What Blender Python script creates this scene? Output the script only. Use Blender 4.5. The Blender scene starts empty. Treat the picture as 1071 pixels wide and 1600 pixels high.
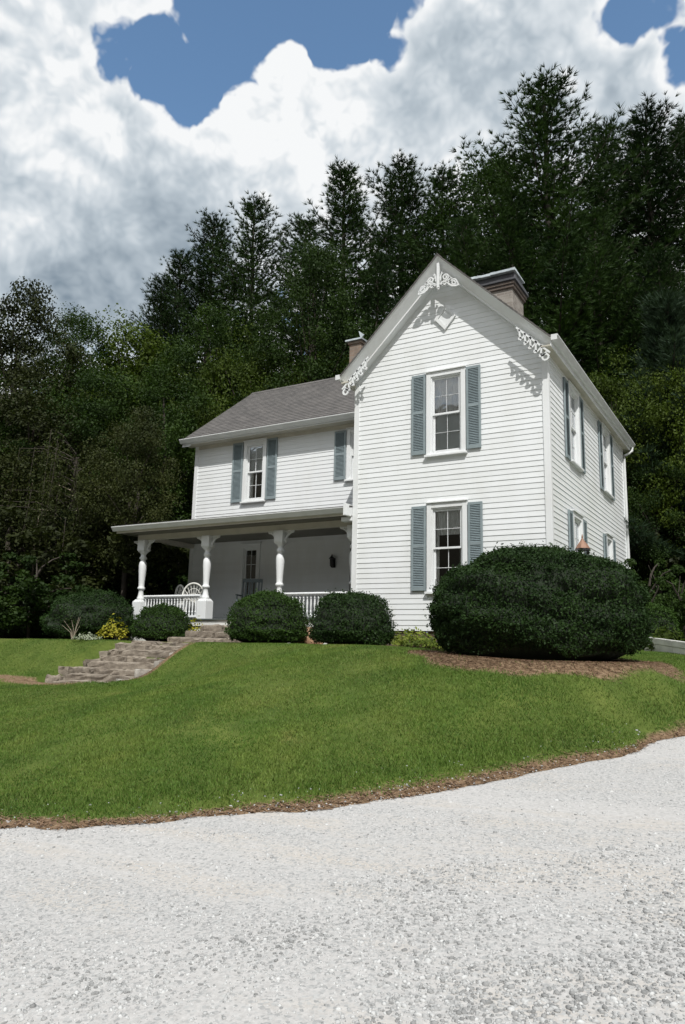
import bpy, bmesh, math, random
import numpy as np
from mathutils import Vector, Matrix
random.seed(7); RNG = np.random.default_rng(7)
SC = bpy.context.scene; COL = SC.collection
R = math.radians

# ------------------------------------------------------------------ camera
CR = np.array([0.86346, 0.50395, 0.02177]); CU = np.array([0.0708, -0.16381, 0.98395]); CF = np.array([-0.49943, 0.84806, 0.17712])
CP = np.array([3.622, -13.965, -0.3245]); FPX = 1158.0
cam_d = bpy.data.cameras.new('camera'); cam = bpy.data.objects.new('camera', cam_d); COL.objects.link(cam)
cam_d.sensor_fit = 'VERTICAL'; cam_d.sensor_height = 24.0; cam_d.lens = FPX / 1600 * 24; cam_d.clip_end = 3000; cam_d.clip_start = .05
cam.matrix_world = Matrix(((CR[0], CU[0], -CF[0], CP[0]), (CR[1], CU[1], -CF[1], CP[1]), (CR[2], CU[2], -CF[2], CP[2]), (0, 0, 0, 1)))
SC.camera = cam
def sight(x, y):
    d = CF + CR * (x - 535.5) / FPX - CU * (y - 800) / FPX
    return d
def at(x, y, depth):            # a point of the place seen at a pixel, at a chosen distance
    return CP + sight(x, y) * depth

# ------------------------------------------------------------------ world, sun, exposure
SUN_TO = Vector((.56, -.70, 1.12)).normalized()
SUN_EL = math.asin(SUN_TO.z); SUN_AZ = math.atan2(SUN_TO.x, SUN_TO.y)
world = bpy.data.worlds.new('World'); SC.world = world; world.use_nodes = True
def build_world():
    nt = world.node_tree; N = nt.nodes; L = nt.links; N.clear()
    def nd(t, **k):
        n = N.new(t)
        for a, b in k.items(): setattr(n, a, b)
        return n
    # cloud relief as a group over sky direction (used twice: here, and a little towards the light)
    g = bpy.data.node_groups.new('cloud_puffs', 'ShaderNodeTree')
    g.interface.new_socket('Vector', in_out='INPUT', socket_type='NodeSocketVector')
    g.interface.new_socket('Puff', in_out='OUTPUT', socket_type='NodeSocketFloat')
    gn = g.nodes; gl = g.links
    gi = gn.new('NodeGroupInput'); go = gn.new('NodeGroupOutput')
    def mk(NN, LL):
        def m(op, a, b=None, clamp=False):
            n = NN.new('ShaderNodeMath'); n.operation = op; n.use_clamp = clamp
            for i, v in enumerate((a, b)):
                if v is None: continue
                if isinstance(v, (int, float)): n.inputs[i].default_value = v
                else: LL.new(v, n.inputs[i])
            return n.outputs[0]
        def vm(op, a, b=None, s=None):
            n = NN.new('ShaderNodeVectorMath'); n.operation = op
            LL.new(a, n.inputs[0])
            if b is not None:
                if isinstance(b, (tuple, list)): n.inputs[1].default_value = b
                else: LL.new(b, n.inputs[1])
            if s is not None: n.inputs['Scale'].default_value = s
            return n.outputs['Value'] if op == 'DOT_PRODUCT' else n.outputs['Vector']
        def noise(v, sc, det=4, rough=.5):
            n = NN.new('ShaderNodeTexNoise'); LL.new(v, n.inputs['Vector']); n.inputs['Scale'].default_value = sc
            n.inputs['Detail'].default_value = det; n.inputs['Roughness'].default_value = rough
            return n
        def smooth(v, a, b, lo=0.0, hi=1.0):
            n = NN.new('ShaderNodeMapRange'); n.interpolation_type = 'SMOOTHSTEP'; LL.new(v, n.inputs['Value'])
            for k_, q in (('From Min', a), ('From Max', b), ('To Min', lo), ('To Max', hi)): n.inputs[k_].default_value = q
            return n.outputs['Result']
        return m, vm, noise, smooth
    m, vm, noise, smooth = mk(gn, gl)
    v = gi.outputs[0]
    w = noise(v, 9, 1); wv = vm('SCALE', vm('SUBTRACT', w.outputs['Color'], (.5, .5, .5)), s=.03)
    v2 = vm('ADD', v, wv)
    def bil(sc):                                  # rounded puffs with creases between
        n = noise(v2, sc, 0); n.normalize = False
        return m('SQRT', m('ADD', m('MULTIPLY', n.outputs['Fac'], n.outputs['Fac']), .004))
    b = m('ADD', m('ADD', m('MULTIPLY', bil(8), .60), m('MULTIPLY', bil(18), .36)), m('ADD', m('MULTIPLY', bil(40), .20), m('MULTIPLY', bil(88), .12)))
    gl.new(b, go.inputs[0])
    M, VM, NOISE, SM = mk(N, L)
    tc = nd('ShaderNodeTexCoord').outputs['Generated']
    up = Vector(CU) * .8 + Vector(CR) * .45 - Vector(CF) * .1
    def puff(off=None):
        q = nd('ShaderNodeGroup'); q.node_tree = g
        L.new(tc if off is None else VM('ADD', tc, off), q.inputs[0]); return q.outputs[0]
    b0 = puff(); b1 = puff(tuple(up.normalized() * .022))
    fb = NOISE(tc, 4.2, 5, .58).outputs['Fac']
    D = M('ADD', M('MULTIPLY', M('SUBTRACT', b0, .30), 1.5), M('MULTIPLY', M('SUBTRACT', fb, .5), 1.5))
    D = M('ADD', D, M('MULTIPLY', M('SUBTRACT', NOISE(tc, 30, 3, .62).outputs['Fac'], .5), .55))
    D = M('ADD', D, .45)
    # gaps of blue (positive) and cloud banks (negative): sky direction, angular radius, depth
    for x, y, rad, amp in GAPS:
        d = Vector(sight(x, y)).normalized(); k = 1 - (rad / FPX * .9) ** 2 / 2
        t = M('DIVIDE', M('SUBTRACT', VM('DOT_PRODUCT', tc, tuple(d)), k), 1 - k)
        D = M('SUBTRACT', D, M('MULTIPLY', M('MAXIMUM', t, 0.0), amp))
    class A: pass
    alpha = A(); alpha.outputs = {'Result': SM(D, -.07, .20)}
    lit = M('ADD', .825, M('MULTIPLY', M('SUBTRACT', b0, b1), .70))
    lit = M('ADD', lit, M('MULTIPLY', M('SUBTRACT', b0, .30), .22))
    lit = M('ADD', lit, SM(D, .10, .75, .20, 0.0))
    for x, y, rad, amp in GREYS:
        d = Vector(sight(x, y)).normalized(); k = 1 - (rad / FPX * .9) ** 2 / 2
        lit = M('SUBTRACT', lit, SM(VM('DOT_PRODUCT', tc, tuple(d)), k, 1.0, 0.0, amp))
    ramp = nd('ShaderNodeValToRGB'); L.new(lit, ramp.inputs['Fac'])
    cr = ramp.color_ramp; cr.elements[0].position = .25; cr.elements[0].color = (.235, .30, .365, 1)
    cr.elements[1].position = 1.02 - .04; cr.elements[1].color = (.95, .965, .975, 1)
    e = cr.elements.new(.62); e.color = (.49, .56, .62, 1); e = cr.elements.new(.82); e.color = (.70, .755, .80, 1)
    sky = nd('ShaderNodeTexSky', sky_type='NISHITA'); sky.sun_disc = False; sky.sun_elevation = SUN_EL; sky.sun_rotation = SUN_AZ
    sky.air_density = 1.0; sky.dust_density = .6; sky.ozone_density = .6
    bs = nd('ShaderNodeBackground'); tint = nd('ShaderNodeMix', data_type='RGBA', blend_type='MULTIPLY'); tint.inputs['Factor'].default_value = 1.0; tint.inputs['B'].default_value = (.88, 1.03, 1.05, 1); L.new(sky.outputs[0], tint.inputs['A']); L.new(tint.outputs['Result'], bs.inputs['Color']); bs.inputs['Strength'].default_value = .20
    bc = nd('ShaderNodeBackground'); L.new(ramp.outputs['Color'], bc.inputs['Color']); bc.inputs['Strength'].default_value = 1.16
    mix = nd('ShaderNodeMixShader'); L.new(alpha.outputs['Result'], mix.inputs['Fac']); L.new(bs.outputs[0], mix.inputs[1]); L.new(bc.outputs[0], mix.inputs[2])
    out = nd('ShaderNodeOutputWorld'); L.new(mix.outputs[0], out.inputs['Surface'])
GAPS = [(205, 85, 80, 1.0), (275, 150, 70, 1.1), (330, 75, 110, 1.2), (225, 135, 60, -.42), (290, 100, 40, -.28), (575, 70, 30, .4), (440, 30, 110, 1.2), (545, 10, 70, .9), (525, 85, 50, .7), (615, 95, 36, .7), (560, -60, 140, 1.0),
        (25, 205, 42, 1.1), (955, 45, 55, .9), (1060, 95, 45, .8), (1010, 5, 60, .9), (400, -80, 150, .9),
        (450, 200, 150, -.9), (560, 330, 150, -.6), (440, 90, 50, -.6), (700, 150, 190, -.8), (100, 330, 200, -.7), (230, 420, 150, -.6), (60, 90, 130, -.5), (880, 120, 130, -.4), (250, 240, 110, -.5)]
GREYS = [(190, 440, 200, .25), (320, 330, 110, .14), (330, 470, 160, .16), (720, 170, 170, .14), (60, 110, 120, .06), (950, 150, 160, .08), (80, 480, 130, .2), (250, 270, 80, .06), (350, 170, 140, -.10), (470, 180, 160, -.16), (120, 250, 120, -.10), (50, 390, 60, -.12)]
build_world()
world.cycles.sampling_method = 'MANUAL'; world.cycles.sample_map_resolution = 1024
sun_d = bpy.data.lights.new('sun', 'SUN'); sun = bpy.data.objects.new('sun', sun_d); COL.objects.link(sun)
sun_d.energy = 5.0; sun_d.angle = R(.55); sun_d.color = (1, .968, .925)
sun.rotation_euler = SUN_TO.to_track_quat('Z', 'Y').to_euler(); sun.location = (20, -30, 40)
SC.view_settings.view_transform = 'Standard'; SC.view_settings.look = 'None'; SC.view_settings.exposure = -.25; SC.view_settings.gamma = 1.0
SC.view_settings.use_curve_mapping = False
SC.render.engine = 'CYCLES'; SC.render.resolution_x = 685; SC.render.resolution_y = 1024
try: SC.cycles.max_bounces = 8; SC.cycles.transparent_max_bounces = 12
except Exception: pass

# ------------------------------------------------------------------ materials
MATS = {}
def mat(name, build):
    if name in MATS: return MATS[name]
    m = bpy.data.materials.new(name); m.use_nodes = True
    MATS[name] = m; build(m, m.node_tree.nodes, m.node_tree.links, m.node_tree.nodes['Principled BSDF']); return m
def _noise(N, L, sc, det=4, rough=.55, coord='Object', stretch=None):
    tc = N.new('ShaderNodeTexCoord'); src = tc.outputs[coord]
    if coord == 'World':
        pass
    if stretch:
        mp = N.new('ShaderNodeMapping'); mp.inputs['Scale'].default_value = stretch; L.new(src, mp.inputs['Vector']); src = mp.outputs[0]
    n = N.new('ShaderNodeTexNoise'); n.inputs['Scale'].default_value = sc; n.inputs['Detail'].default_value = det; n.inputs['Roughness'].default_value = rough
    L.new(src, n.inputs['Vector']); return n
def _ramp(N, L, fac, stops):
    r = N.new('ShaderNodeValToRGB'); L.new(fac, r.inputs['Fac']); cr = r.color_ramp
    cr.elements[0].position = stops[0][0]; cr.elements[0].color = (*stops[0][1], 1); cr.elements[1].position = stops[-1][0]; cr.elements[1].color = (*stops[-1][1], 1)
    for p, c in stops[1:-1]: e = cr.elements.new(p); e.color = (*c, 1)
    return r.outputs['Color']
def _bump(N, L, b, h, st, dist=.01):
    n = N.new('ShaderNodeBump'); n.inputs['Strength'].default_value = st; n.inputs['Distance'].default_value = dist; L.new(h, n.inputs['Height']); L.new(n.outputs[0], b.inputs['Normal'])
def _mix(N, L, f, a, b, blend='MIX'):
    m = N.new('ShaderNodeMix'); m.data_type = 'RGBA'; m.blend_type = blend
    for s, q in ((m.inputs['Factor'], f), (m.inputs['A'], a), (m.inputs['B'], b)):
        if isinstance(q, (int, float)): s.default_value = q
        elif isinstance(q, tuple): s.default_value = (*q, 1)
        else: L.new(q, s)
    return m.outputs['Result']
def simple(name, col, rough=.6, var=.12, sc=6, metal=0, bump=0, stretch=None):
    def f(m, N, L, b):
        n = _noise(N, L, sc, 5, stretch=stretch)
        lo = tuple(c * (1 - var) for c in col); hi = tuple(min(1, c * (1 + var)) for c in col)
        L.new(_ramp(N, L, n.outputs['Fac'], [(.3, lo), (.7, hi)]), b.inputs['Base Color']); b.inputs['Roughness'].default_value = rough; b.inputs['Metallic'].default_value = metal
        if bump: _bump(N, L, b, n.outputs['Fac'], bump)
    return mat(name, f)
def white_paint(name, col, dirt):
    def f(m, N, L, b):
        n = _noise(N, L, 1.6, 6, .65, stretch=(1, 1, .35)); n2 = _noise(N, L, 22, 3, stretch=(.2, .2, 2))
        oi = N.new('ShaderNodeObjectInfo')
        c = _ramp(N, L, n.outputs['Fac'], [(.30, tuple(q * d for q, d in zip(col, dirt))), (.55, col)])
        r = _ramp(N, L, oi.outputs['Random'], [(0, (.955, .955, .95)), (1, (1, 1, 1))])
        L.new(_mix(N, L, 1.0, c, r, 'MULTIPLY'), b.inputs['Base Color']); b.inputs['Roughness'].default_value = .48
        _bump(N, L, b, n2.outputs['Fac'], .12, .004)
    return mat(name, f)
SIDING = white_paint('white_siding', (.765, .792, .805), (.93, .925, .905))
TRIM = white_paint('white_trim', (.76, .785, .795), (.90, .89, .87))
GUTTER = simple('gutter_white', (.66, .68, .68), .4, .08, 3)
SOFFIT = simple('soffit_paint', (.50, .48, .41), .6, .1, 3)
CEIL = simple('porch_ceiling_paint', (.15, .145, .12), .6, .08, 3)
BLUE = simple('shutter_blue', (.225, .275, .29), .55, .10, 7)
BLUESLAT = simple('shutter_slat_blue', (.195, .245, .262), .55, .12, 9)
FLOORP = simple('porch_floor_grey', (.10, .115, .115), .5, .12, 4)
BLACK = simple('black_iron', (.018, .018, .02), .4, .2, 10)
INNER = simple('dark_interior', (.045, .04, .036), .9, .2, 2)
CURT = simple('curtain_cloth', (.80, .79, .76), .85, .06, 12)
SHADE = simple('shade_cloth', (.66, .68, .67), .85, .04, 5)
DARKROOF = simple('porch_roof_felt', (.055, .052, .05), .85, .2, 9)
METALCAP = simple('sheet_metal', (.60, .66, .68), .35, .25, 5, .55)
SLATE = simple('slate_cap', (.055, .057, .065), .6, .2, 8, bump=.3)
COPPER = simple('copper', (.24, .135, .09), .65, .25, 8, .15)
BARK = simple('bark', (.045, .037, .029), .9, .4, 8, bump=.6, stretch=(1, 1, .25))
TWIG = simple('pale_twig', (.26, .22, .165), .9, .35, 6)
WICKER = simple('wicker_white', (.66, .66, .62), .6, .1, 12)
CHAIRBLUE = simple('chair_grey_blue', (.12, .15, .16), .5, .1, 8)
LATTICE = simple('skirt_board', (.70, .70, .68), .6, .06, 3)
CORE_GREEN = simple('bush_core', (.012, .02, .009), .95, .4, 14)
BOARD = simple('edging_board', (.55, .55, .53), .6, .2, 5, stretch=(1, .2, 1))

def glass_build(m, N, L, b):
    N.remove(b); out = N['Material Output']
    fr = N.new('ShaderNodeFresnel'); fr.inputs['IOR'].default_value = 1.5
    gl = N.new('ShaderNodeBsdfGlossy'); gl.inputs['Roughness'].default_value = .015; gl.inputs['Color'].default_value = (.95, .97, 1, 1)
    tr = N.new('ShaderNodeBsdfTransparent'); tr.inputs['Color'].default_value = (.95, .965, .965, 1)
    n = _noise(N, L, 2.2, 2); bp = N.new('ShaderNodeBump'); bp.inputs['Strength'].default_value = .05; bp.inputs['Distance'].default_value = .05
    L.new(n.outputs['Fac'], bp.inputs['Height']); L.new(bp.outputs[0], gl.inputs['Normal'])
    mp = N.new('ShaderNodeMath'); mp.operation = 'MULTIPLY_ADD'; L.new(fr.outputs[0], mp.inputs[0]); mp.inputs[1].default_value = 1.6; mp.inputs[2].default_value = .02
    mx = N.new('ShaderNodeMixShader'); L.new(mp.outputs[0], mx.inputs[0]); L.new(tr.outputs[0], mx.inputs[1]); L.new(gl.outputs[0], mx.inputs[2]); L.new(mx.outputs[0], out.inputs['Surface'])
GLASS = mat('window_glass', glass_build)

def shingle_build(m, N, L, b):
    n = _noise(N, L, 9, 5, .7, stretch=(.55, 1.6, 1.6)); n3 = _noise(N, L, 90, 2); n2 = _noise(N, L, 1.1, 3)
    v = N.new('ShaderNodeTexVoronoi'); tc = N.new('ShaderNodeTexCoord'); mp = N.new('ShaderNodeMapping'); mp.inputs['Scale'].default_value = (4.5, 9, 9); L.new(tc.outputs['Object'], mp.inputs['Vector']); L.new(mp.outputs[0], v.inputs['Vector']); v.inputs['Scale'].default_value = 1.0
    a = _ramp(N, L, n.outputs['Fac'], [(.25, (.080, .078, .077)), (.5, (.114, .110, .107)), (.75, (.156, .150, .146))])
    s = N.new('ShaderNodeSeparateColor'); L.new(v.outputs['Color'], s.inputs[0])
    c = _mix(N, L, .55, a, _ramp(N, L, s.outputs[0], [(0, (.55, .54, .54)), (1, (1.25, 1.22, 1.2))]), 'MULTIPLY')
    c = _mix(N, L, .5, c, _ramp(N, L, n3.outputs['Fac'], [(.3, (.6, .6, .6)), (.7, (1.3, 1.3, 1.3))]), 'MULTIPLY')
    c = _mix(N, L, .4, c, _ramp(N, L, n2.outputs['Fac'], [(.3, (.8, .8, .8)), (.7, (1.12, 1.1, 1.08))]), 'MULTIPLY')
    L.new(c, b.inputs['Base Color']); b.inputs['Roughness'].default_value = .92; _bump(N, L, b, n3.outputs['Fac'], .4, .006)
SHINGLE = mat('asphalt_shingle', shingle_build)

def brick_build(cols, mortar):
    def f(m, N, L, b):
        tc = N.new('ShaderNodeTexCoord'); ge = N.new('ShaderNodeNewGeometry')
        # lay courses on x or y facing sides by summing x and y
        sx = N.new('ShaderNodeSeparateXYZ'); L.new(tc.outputs['Object'], sx.inputs[0])
        ad = N.new('ShaderNodeMath'); ad.operation = 'ADD'; L.new(sx.outputs[0], ad.inputs[0]); L.new(sx.outputs[1], ad.inputs[1])
        cb = N.new('ShaderNodeCombineXYZ'); L.new(ad.outputs[0], cb.inputs[0]); L.new(sx.outputs[2], cb.inputs[1])
        br = N.new('ShaderNodeTexBrick'); L.new(cb.outputs[0], br.inputs['Vector']); br.inputs['Scale'].default_value = 1; br.inputs['Brick Width'].default_value = .21; br.inputs['Row Height'].default_value = .07; br.inputs['Mortar Size'].default_value = .006
        br.inputs['Color1'].default_value = (*cols[0], 1); br.inputs['Color2'].default_value = (*cols[1], 1); br.inputs['Mortar'].default_value = (*mortar, 1)
        n = _noise(N, L, 5, 6, .7)
        L.new(_mix(N, L, .7, br.outputs['Color'], _ramp(N, L, n.outputs['Fac'], [(.3, (.55, .52, .5)), (.6, (1.1, 1.1, 1.1))]), 'MULTIPLY'), b.inputs['Base Color'])
        b.inputs['Roughness'].default_value = .9; _bump(N, L, b, br.outputs['Fac'], -.5, .01)
    return f
BRICK = mat('chimney_brick', brick_build([(.24, .165, .12), (.25, .21, .17)], (.23, .21, .19)))
BRICK2 = mat('weathered_brick', brick_build([(.30, .28, .25), (.21, .185, .165)], (.33, .315, .29)))
BRICK2D = mat('dark_weathered_brick', brick_build([(.15, .12, .10), (.11, .09, .08)], (.16, .15, .14)))
BRICK3 = mat('foundation_brick', brick_build([(.16, .10, .075), (.12, .08, .06)], (.15, .14, .13)))

def stone_build(m, N, L, b):
    oi = N.new('ShaderNodeObjectInfo')
    n = _noise(N, L, 5, 8, .7); n2 = _noise(N, L, 26, 5, .7)
    a = _ramp(N, L, n.outputs['Fac'], [(.28, (.085, .070, .055)), (.5, (.23, .20, .165)), (.75, (.36, .325, .275))])
    r = _ramp(N, L, oi.outputs['Random'], [(0, (.8, .78, .75)), (1, (1.15, 1.13, 1.1))])
    L.new(_mix(N, L, 1.0, a, r, 'MULTIPLY'), b.inputs['Base Color']); b.inputs['Roughness'].default_value = .9; _bump(N, L, b, n2.outputs['Fac'], .6, .02)
STONE = mat('step_stone', stone_build)
ROCK = simple('orange_rock', (.42, .27, .17), .9, .35, 5, bump=.5)
CONC = simple('pale_kerb_stone', (.34, .32, .285), .9, .2, 6, bump=.3)

def foliage(name, dark, light, sc=.5, trans=.25, hue_obj=.25, rough=.55):
    def f(m, N, L, b):
        n = _noise(N, L, sc, 3); n2 = _noise(N, L, sc * 14, 2)
        oi = N.new('ShaderNodeObjectInfo')
        c = _ramp(N, L, n.outputs['Fac'], [(.3, dark), (.7, light)])
        c = _mix(N, L, .8, c, _ramp(N, L, n2.outputs['Fac'], [(.3, (.5, .55, .5)), (.7, (1.5, 1.45, 1.35))]), 'MULTIPLY')
        r = _ramp(N, L, oi.outputs['Random'], [(0, (1 - hue_obj, 1 - hue_obj, 1 - hue_obj)), (1, (1 + hue_obj, 1 + hue_obj * .8, 1))])
        c = _mix(N, L, 1.0, c, r, 'MULTIPLY')
        L.new(c, b.inputs['Base Color']); b.inputs['Roughness'].default_value = rough; b.inputs['Specular IOR Level'].default_value = .12
        if trans:
            t = N.new('ShaderNodeBsdfTranslucent'); L.new(_mix(N, L, 1.0, c, (1.2, 1.35, .6), 'MULTIPLY'), t.inputs['Color'])
            mx = N.new('ShaderNodeMixShader'); mx.inputs[0].default_value = trans; L.new(b.outputs[0], mx.inputs[1]); L.new(t.outputs[0], mx.inputs[2]); L.new(mx.outputs[0], N['Material Output'].inputs['Surface'])
    return mat(name, f)
PINE = foliage('pine_needles', (.012, .029, .013), (.044, .084, .026), .35, .12)
PINEBLUE = foliage('blue_pine_needles', (.022, .042, .030), (.040, .070, .046), .5, .12)
LEAF = foliage('dark_leaves', (.013, .029, .009), (.040, .074, .017), .4, .25)
LEAFY = foliage('yellow_green_leaves', (.036, .060, .010), (.088, .13, .022), .5, .3)
LEAFO = foliage('olive_leaves', (.018, .026, .010), (.042, .052, .018), .4, .2)
BOX = foliage('clipped_shrub_leaves', (.014, .032, .010), (.026, .055, .014), 1.8, .12, .12)
BOXL = foliage('light_clipped_shrub_leaves', (.022, .048, .010), (.042, .085, .018), 1.8, .15, .12)
HOSTA = foliage('lime_leaves', (.12, .17, .03), (.24, .28, .055), 3, .3, .1)
GOLD = foliage('golden_leaves', (.20, .21, .02), (.40, .36, .05), 3, .3, .1)
SILVER = foliage('silver_leaves', (.22, .26, .20), (.36, .40, .33), 3, .2, .1)
PURPLE = foliage('blue_flower', (.10, .12, .30), (.16, .18, .42), 3, .2, .1)

def grass_build(m, N, L, b):
    n = _noise(N, L, .9, 5, .62); n2 = _noise(N, L, 5.5, 4, .65); n3 = _noise(N, L, 40, 2)
    c = _ramp(N, L, n.outputs['Fac'], [(.28, (.056, .128, .020)), (.5, (.094, .176, .029)), (.66, (.142, .212, .042)), (.80, (.25, .24, .085))])
    c = _mix(N, L, .85, c, _ramp(N, L, n2.outputs['Fac'], [(.28, (.62, .72, .6)), (.72, (1.32, 1.22, 1.2))]), 'MULTIPLY')
    c = _mix(N, L, .5, c, _ramp(N, L, n3.outputs['Fac'], [(.3, (.6, .65, .6)), (.7, (1.4, 1.35, 1.3))]), 'MULTIPLY')
    n5 = _noise(N, L, 150, 1); n6 = _noise(N, L, .6, 3)
    dry = N.new('ShaderNodeMath'); dry.operation = 'MULTIPLY'; L.new(_ramp(N, L, n5.outputs['Fac'], [(.56, (0, 0, 0)), (.62, (1, 1, 1))]), dry.inputs[0]); L.new(_ramp(N, L, n6.outputs['Fac'], [(.35, (.25, .25, .25)), (.7, (1, 1, 1))]), dry.inputs[1])
    c = _mix(N, L, dry.outputs[0], c, (.24, .215, .085))
    L.new(c, b.inputs['Base Color']); b.inputs['Roughness'].default_value = .6; b.inputs['Specular IOR Level'].default_value = .2
    t = N.new('ShaderNodeBsdfTranslucent'); L.new(c, t.inputs['Color'])
    mx = N.new('ShaderNodeMixShader'); mx.inputs[0].default_value = .22; L.new(b.outputs[0], mx.inputs[1]); L.new(t.outputs[0], mx.inputs[2]); L.new(mx.outputs[0], N['Material Output'].inputs['Surface'])
GRASS = mat('lawn_grass', grass_build)

def ground_build(m, N, L, b):
    at_ = N.new('ShaderNodeAttribute'); at_.attribute_name = 'zone'
    s = N.new('ShaderNodeSeparateColor'); L.new(at_.outputs['Color'], s.inputs[0])
    n = _noise(N, L, 1.3, 6, .65); n2 = _noise(N, L, 18, 6, .7); n3 = _noise(N, L, 70, 3, .7)
    g = _ramp(N, L, n.outputs['Fac'], [(.3, (.056, .096, .018)), (.7, (.12, .155, .036))])
    g = _mix(N, L, .7, g, _ramp(N, L, n2.outputs['Fac'], [(.3, (.6, .6, .55)), (.7, (1.3, 1.25, 1.2))]), 'MULTIPLY')
    d = _ramp(N, L, n2.outputs['Fac'], [(.25, (.095, .058, .034)), (.5, (.20, .135, .082)), (.75, (.33, .25, .165))])
    d = _mix(N, L, .6, d, _ramp(N, L, n3.outputs['Fac'], [(.3, (.55, .55, .55)), (.7, (1.3, 1.3, 1.3))]), 'MULTIPLY')
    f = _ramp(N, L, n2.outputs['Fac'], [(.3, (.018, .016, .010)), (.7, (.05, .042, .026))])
    def fac(ch, k=.55):
        q = N.new('ShaderNodeMath'); q.operation = 'MULTIPLY_ADD'; L.new(n2.outputs['Fac'], q.inputs[0]); q.inputs[1].default_value = k; L.new(ch, q.inputs[2])
        t = N.new('ShaderNodeMapRange'); L.new(q.outputs[0], t.inputs['Value']); t.inputs['From Min'].default_value = .5 * k + .36; t.inputs['From Max'].default_value = .5 * k + .64; return t.outputs['Result']
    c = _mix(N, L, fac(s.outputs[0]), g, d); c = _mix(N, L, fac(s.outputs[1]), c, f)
    L.new(c, b.inputs['Base Color']); b.inputs['Roughness'].default_value = .95; b.inputs['Specular IOR Level'].default_value = .15
    _bump(N, L, b, n3.outputs['Fac'], .8, .02)
GROUND = mat('ground_cover', ground_build)

def gravel_build(m, N, L, b):
    n = _noise(N, L, .75, 4, .6, stretch=(.28, 1.25, 1)); n2 = _noise(N, L, 30, 5, .7); n4 = _noise(N, L, 1.5, 5, .65, stretch=(.35, 1.3, 1))
    for q in (n, n4): q.inputs['Vector'].links[0].from_node.inputs['Rotation'].default_value = (0, 0, -R(40))
    v = N.new('ShaderNodeTexVoronoi'); tc = N.new('ShaderNodeTexCoord'); L.new(tc.outputs['Object'], v.inputs['Vector']); v.inputs['Scale'].default_value = 58
    v2 = N.new('ShaderNodeTexVoronoi'); L.new(tc.outputs['Object'], v2.inputs['Vector']); v2.inputs['Scale'].default_value = 110
    s = N.new('ShaderNodeSeparateColor'); L.new(v.outputs['Color'], s.inputs[0]); s2 = N.new('ShaderNodeSeparateColor'); L.new(v2.outputs['Color'], s2.inputs[0])
    base = _ramp(N, L, n2.outputs['Fac'], [(.3, (.355, .35, .342)), (.7, (.50, .495, .487))])
    tan = _mix(N, L, _ramp(N, L, n4.outputs['Fac'], [(.50, (0, 0, 0)), (.72, (.5, .5, .5))]), base, (.46, .40, .325))
    # stony patches where grey pieces are thick
    pm = N.new('ShaderNodeMath'); pm.operation = 'MULTIPLY_ADD'; L.new(n.outputs['Fac'], pm.inputs[0]); pm.inputs[1].default_value = 1.5; L.new(s.outputs[0], pm.inputs[2])
    gm = N.new('ShaderNodeMapRange'); L.new(pm.outputs[0], gm.inputs['Value']); gm.inputs['From Min'].default_value = 1.38; gm.inputs['From Max'].default_value = 1.58
    c = _mix(N, L, gm.outputs['Result'], tan, _ramp(N, L, s.outputs[1], [(0, (.24, .245, .245)), (1, (.43, .435, .43))]))
    pm2 = N.new('ShaderNodeMath'); pm2.operation = 'MULTIPLY_ADD'; L.new(n.outputs['Fac'], pm2.inputs[0]); pm2.inputs[1].default_value = 1.2; L.new(s2.outputs[0], pm2.inputs[2])
    gm2 = N.new('ShaderNodeMapRange'); L.new(pm2.outputs[0], gm2.inputs['Value']); gm2.inputs['From Min'].default_value = 1.34; gm2.inputs['From Max'].default_value = 1.52; gm2.inputs['To Max'].default_value = .8
    c = _mix(N, L, gm2.outputs['Result'], c, _ramp(N, L, s2.outputs[1], [(0, (.26, .26, .26)), (1, (.46, .46, .455))]))
    L.new(c, b.inputs['Base Color']); b.inputs['Roughness'].default_value = .95; b.inputs['Specular IOR Level'].default_value = .15
    ad = N.new('ShaderNodeMath'); ad.operation = 'ADD'; L.new(v.outputs['Distance'], ad.inputs[0]); L.new(n2.outputs['Fac'], ad.inputs[1])
    _bump(N, L, b, ad.outputs[0], -.5, .012)
GRAVEL = mat('white_gravel', gravel_build)
def gstone_build(m, N, L, b):
    a = N.new('ShaderNodeAttribute'); a.attribute_name = 'tint'; n = _noise(N, L, 60, 3)
    L.new(_mix(N, L, .5, a.outputs['Color'], _ramp(N, L, n.outputs['Fac'], [(.3, (.7, .7, .7)), (.7, (1.2, 1.2, 1.2))]), 'MULTIPLY'), b.inputs['Base Color']); b.inputs['Roughness'].default_value = .9
GSTONE = mat('gravel_stones', gstone_build)

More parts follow.
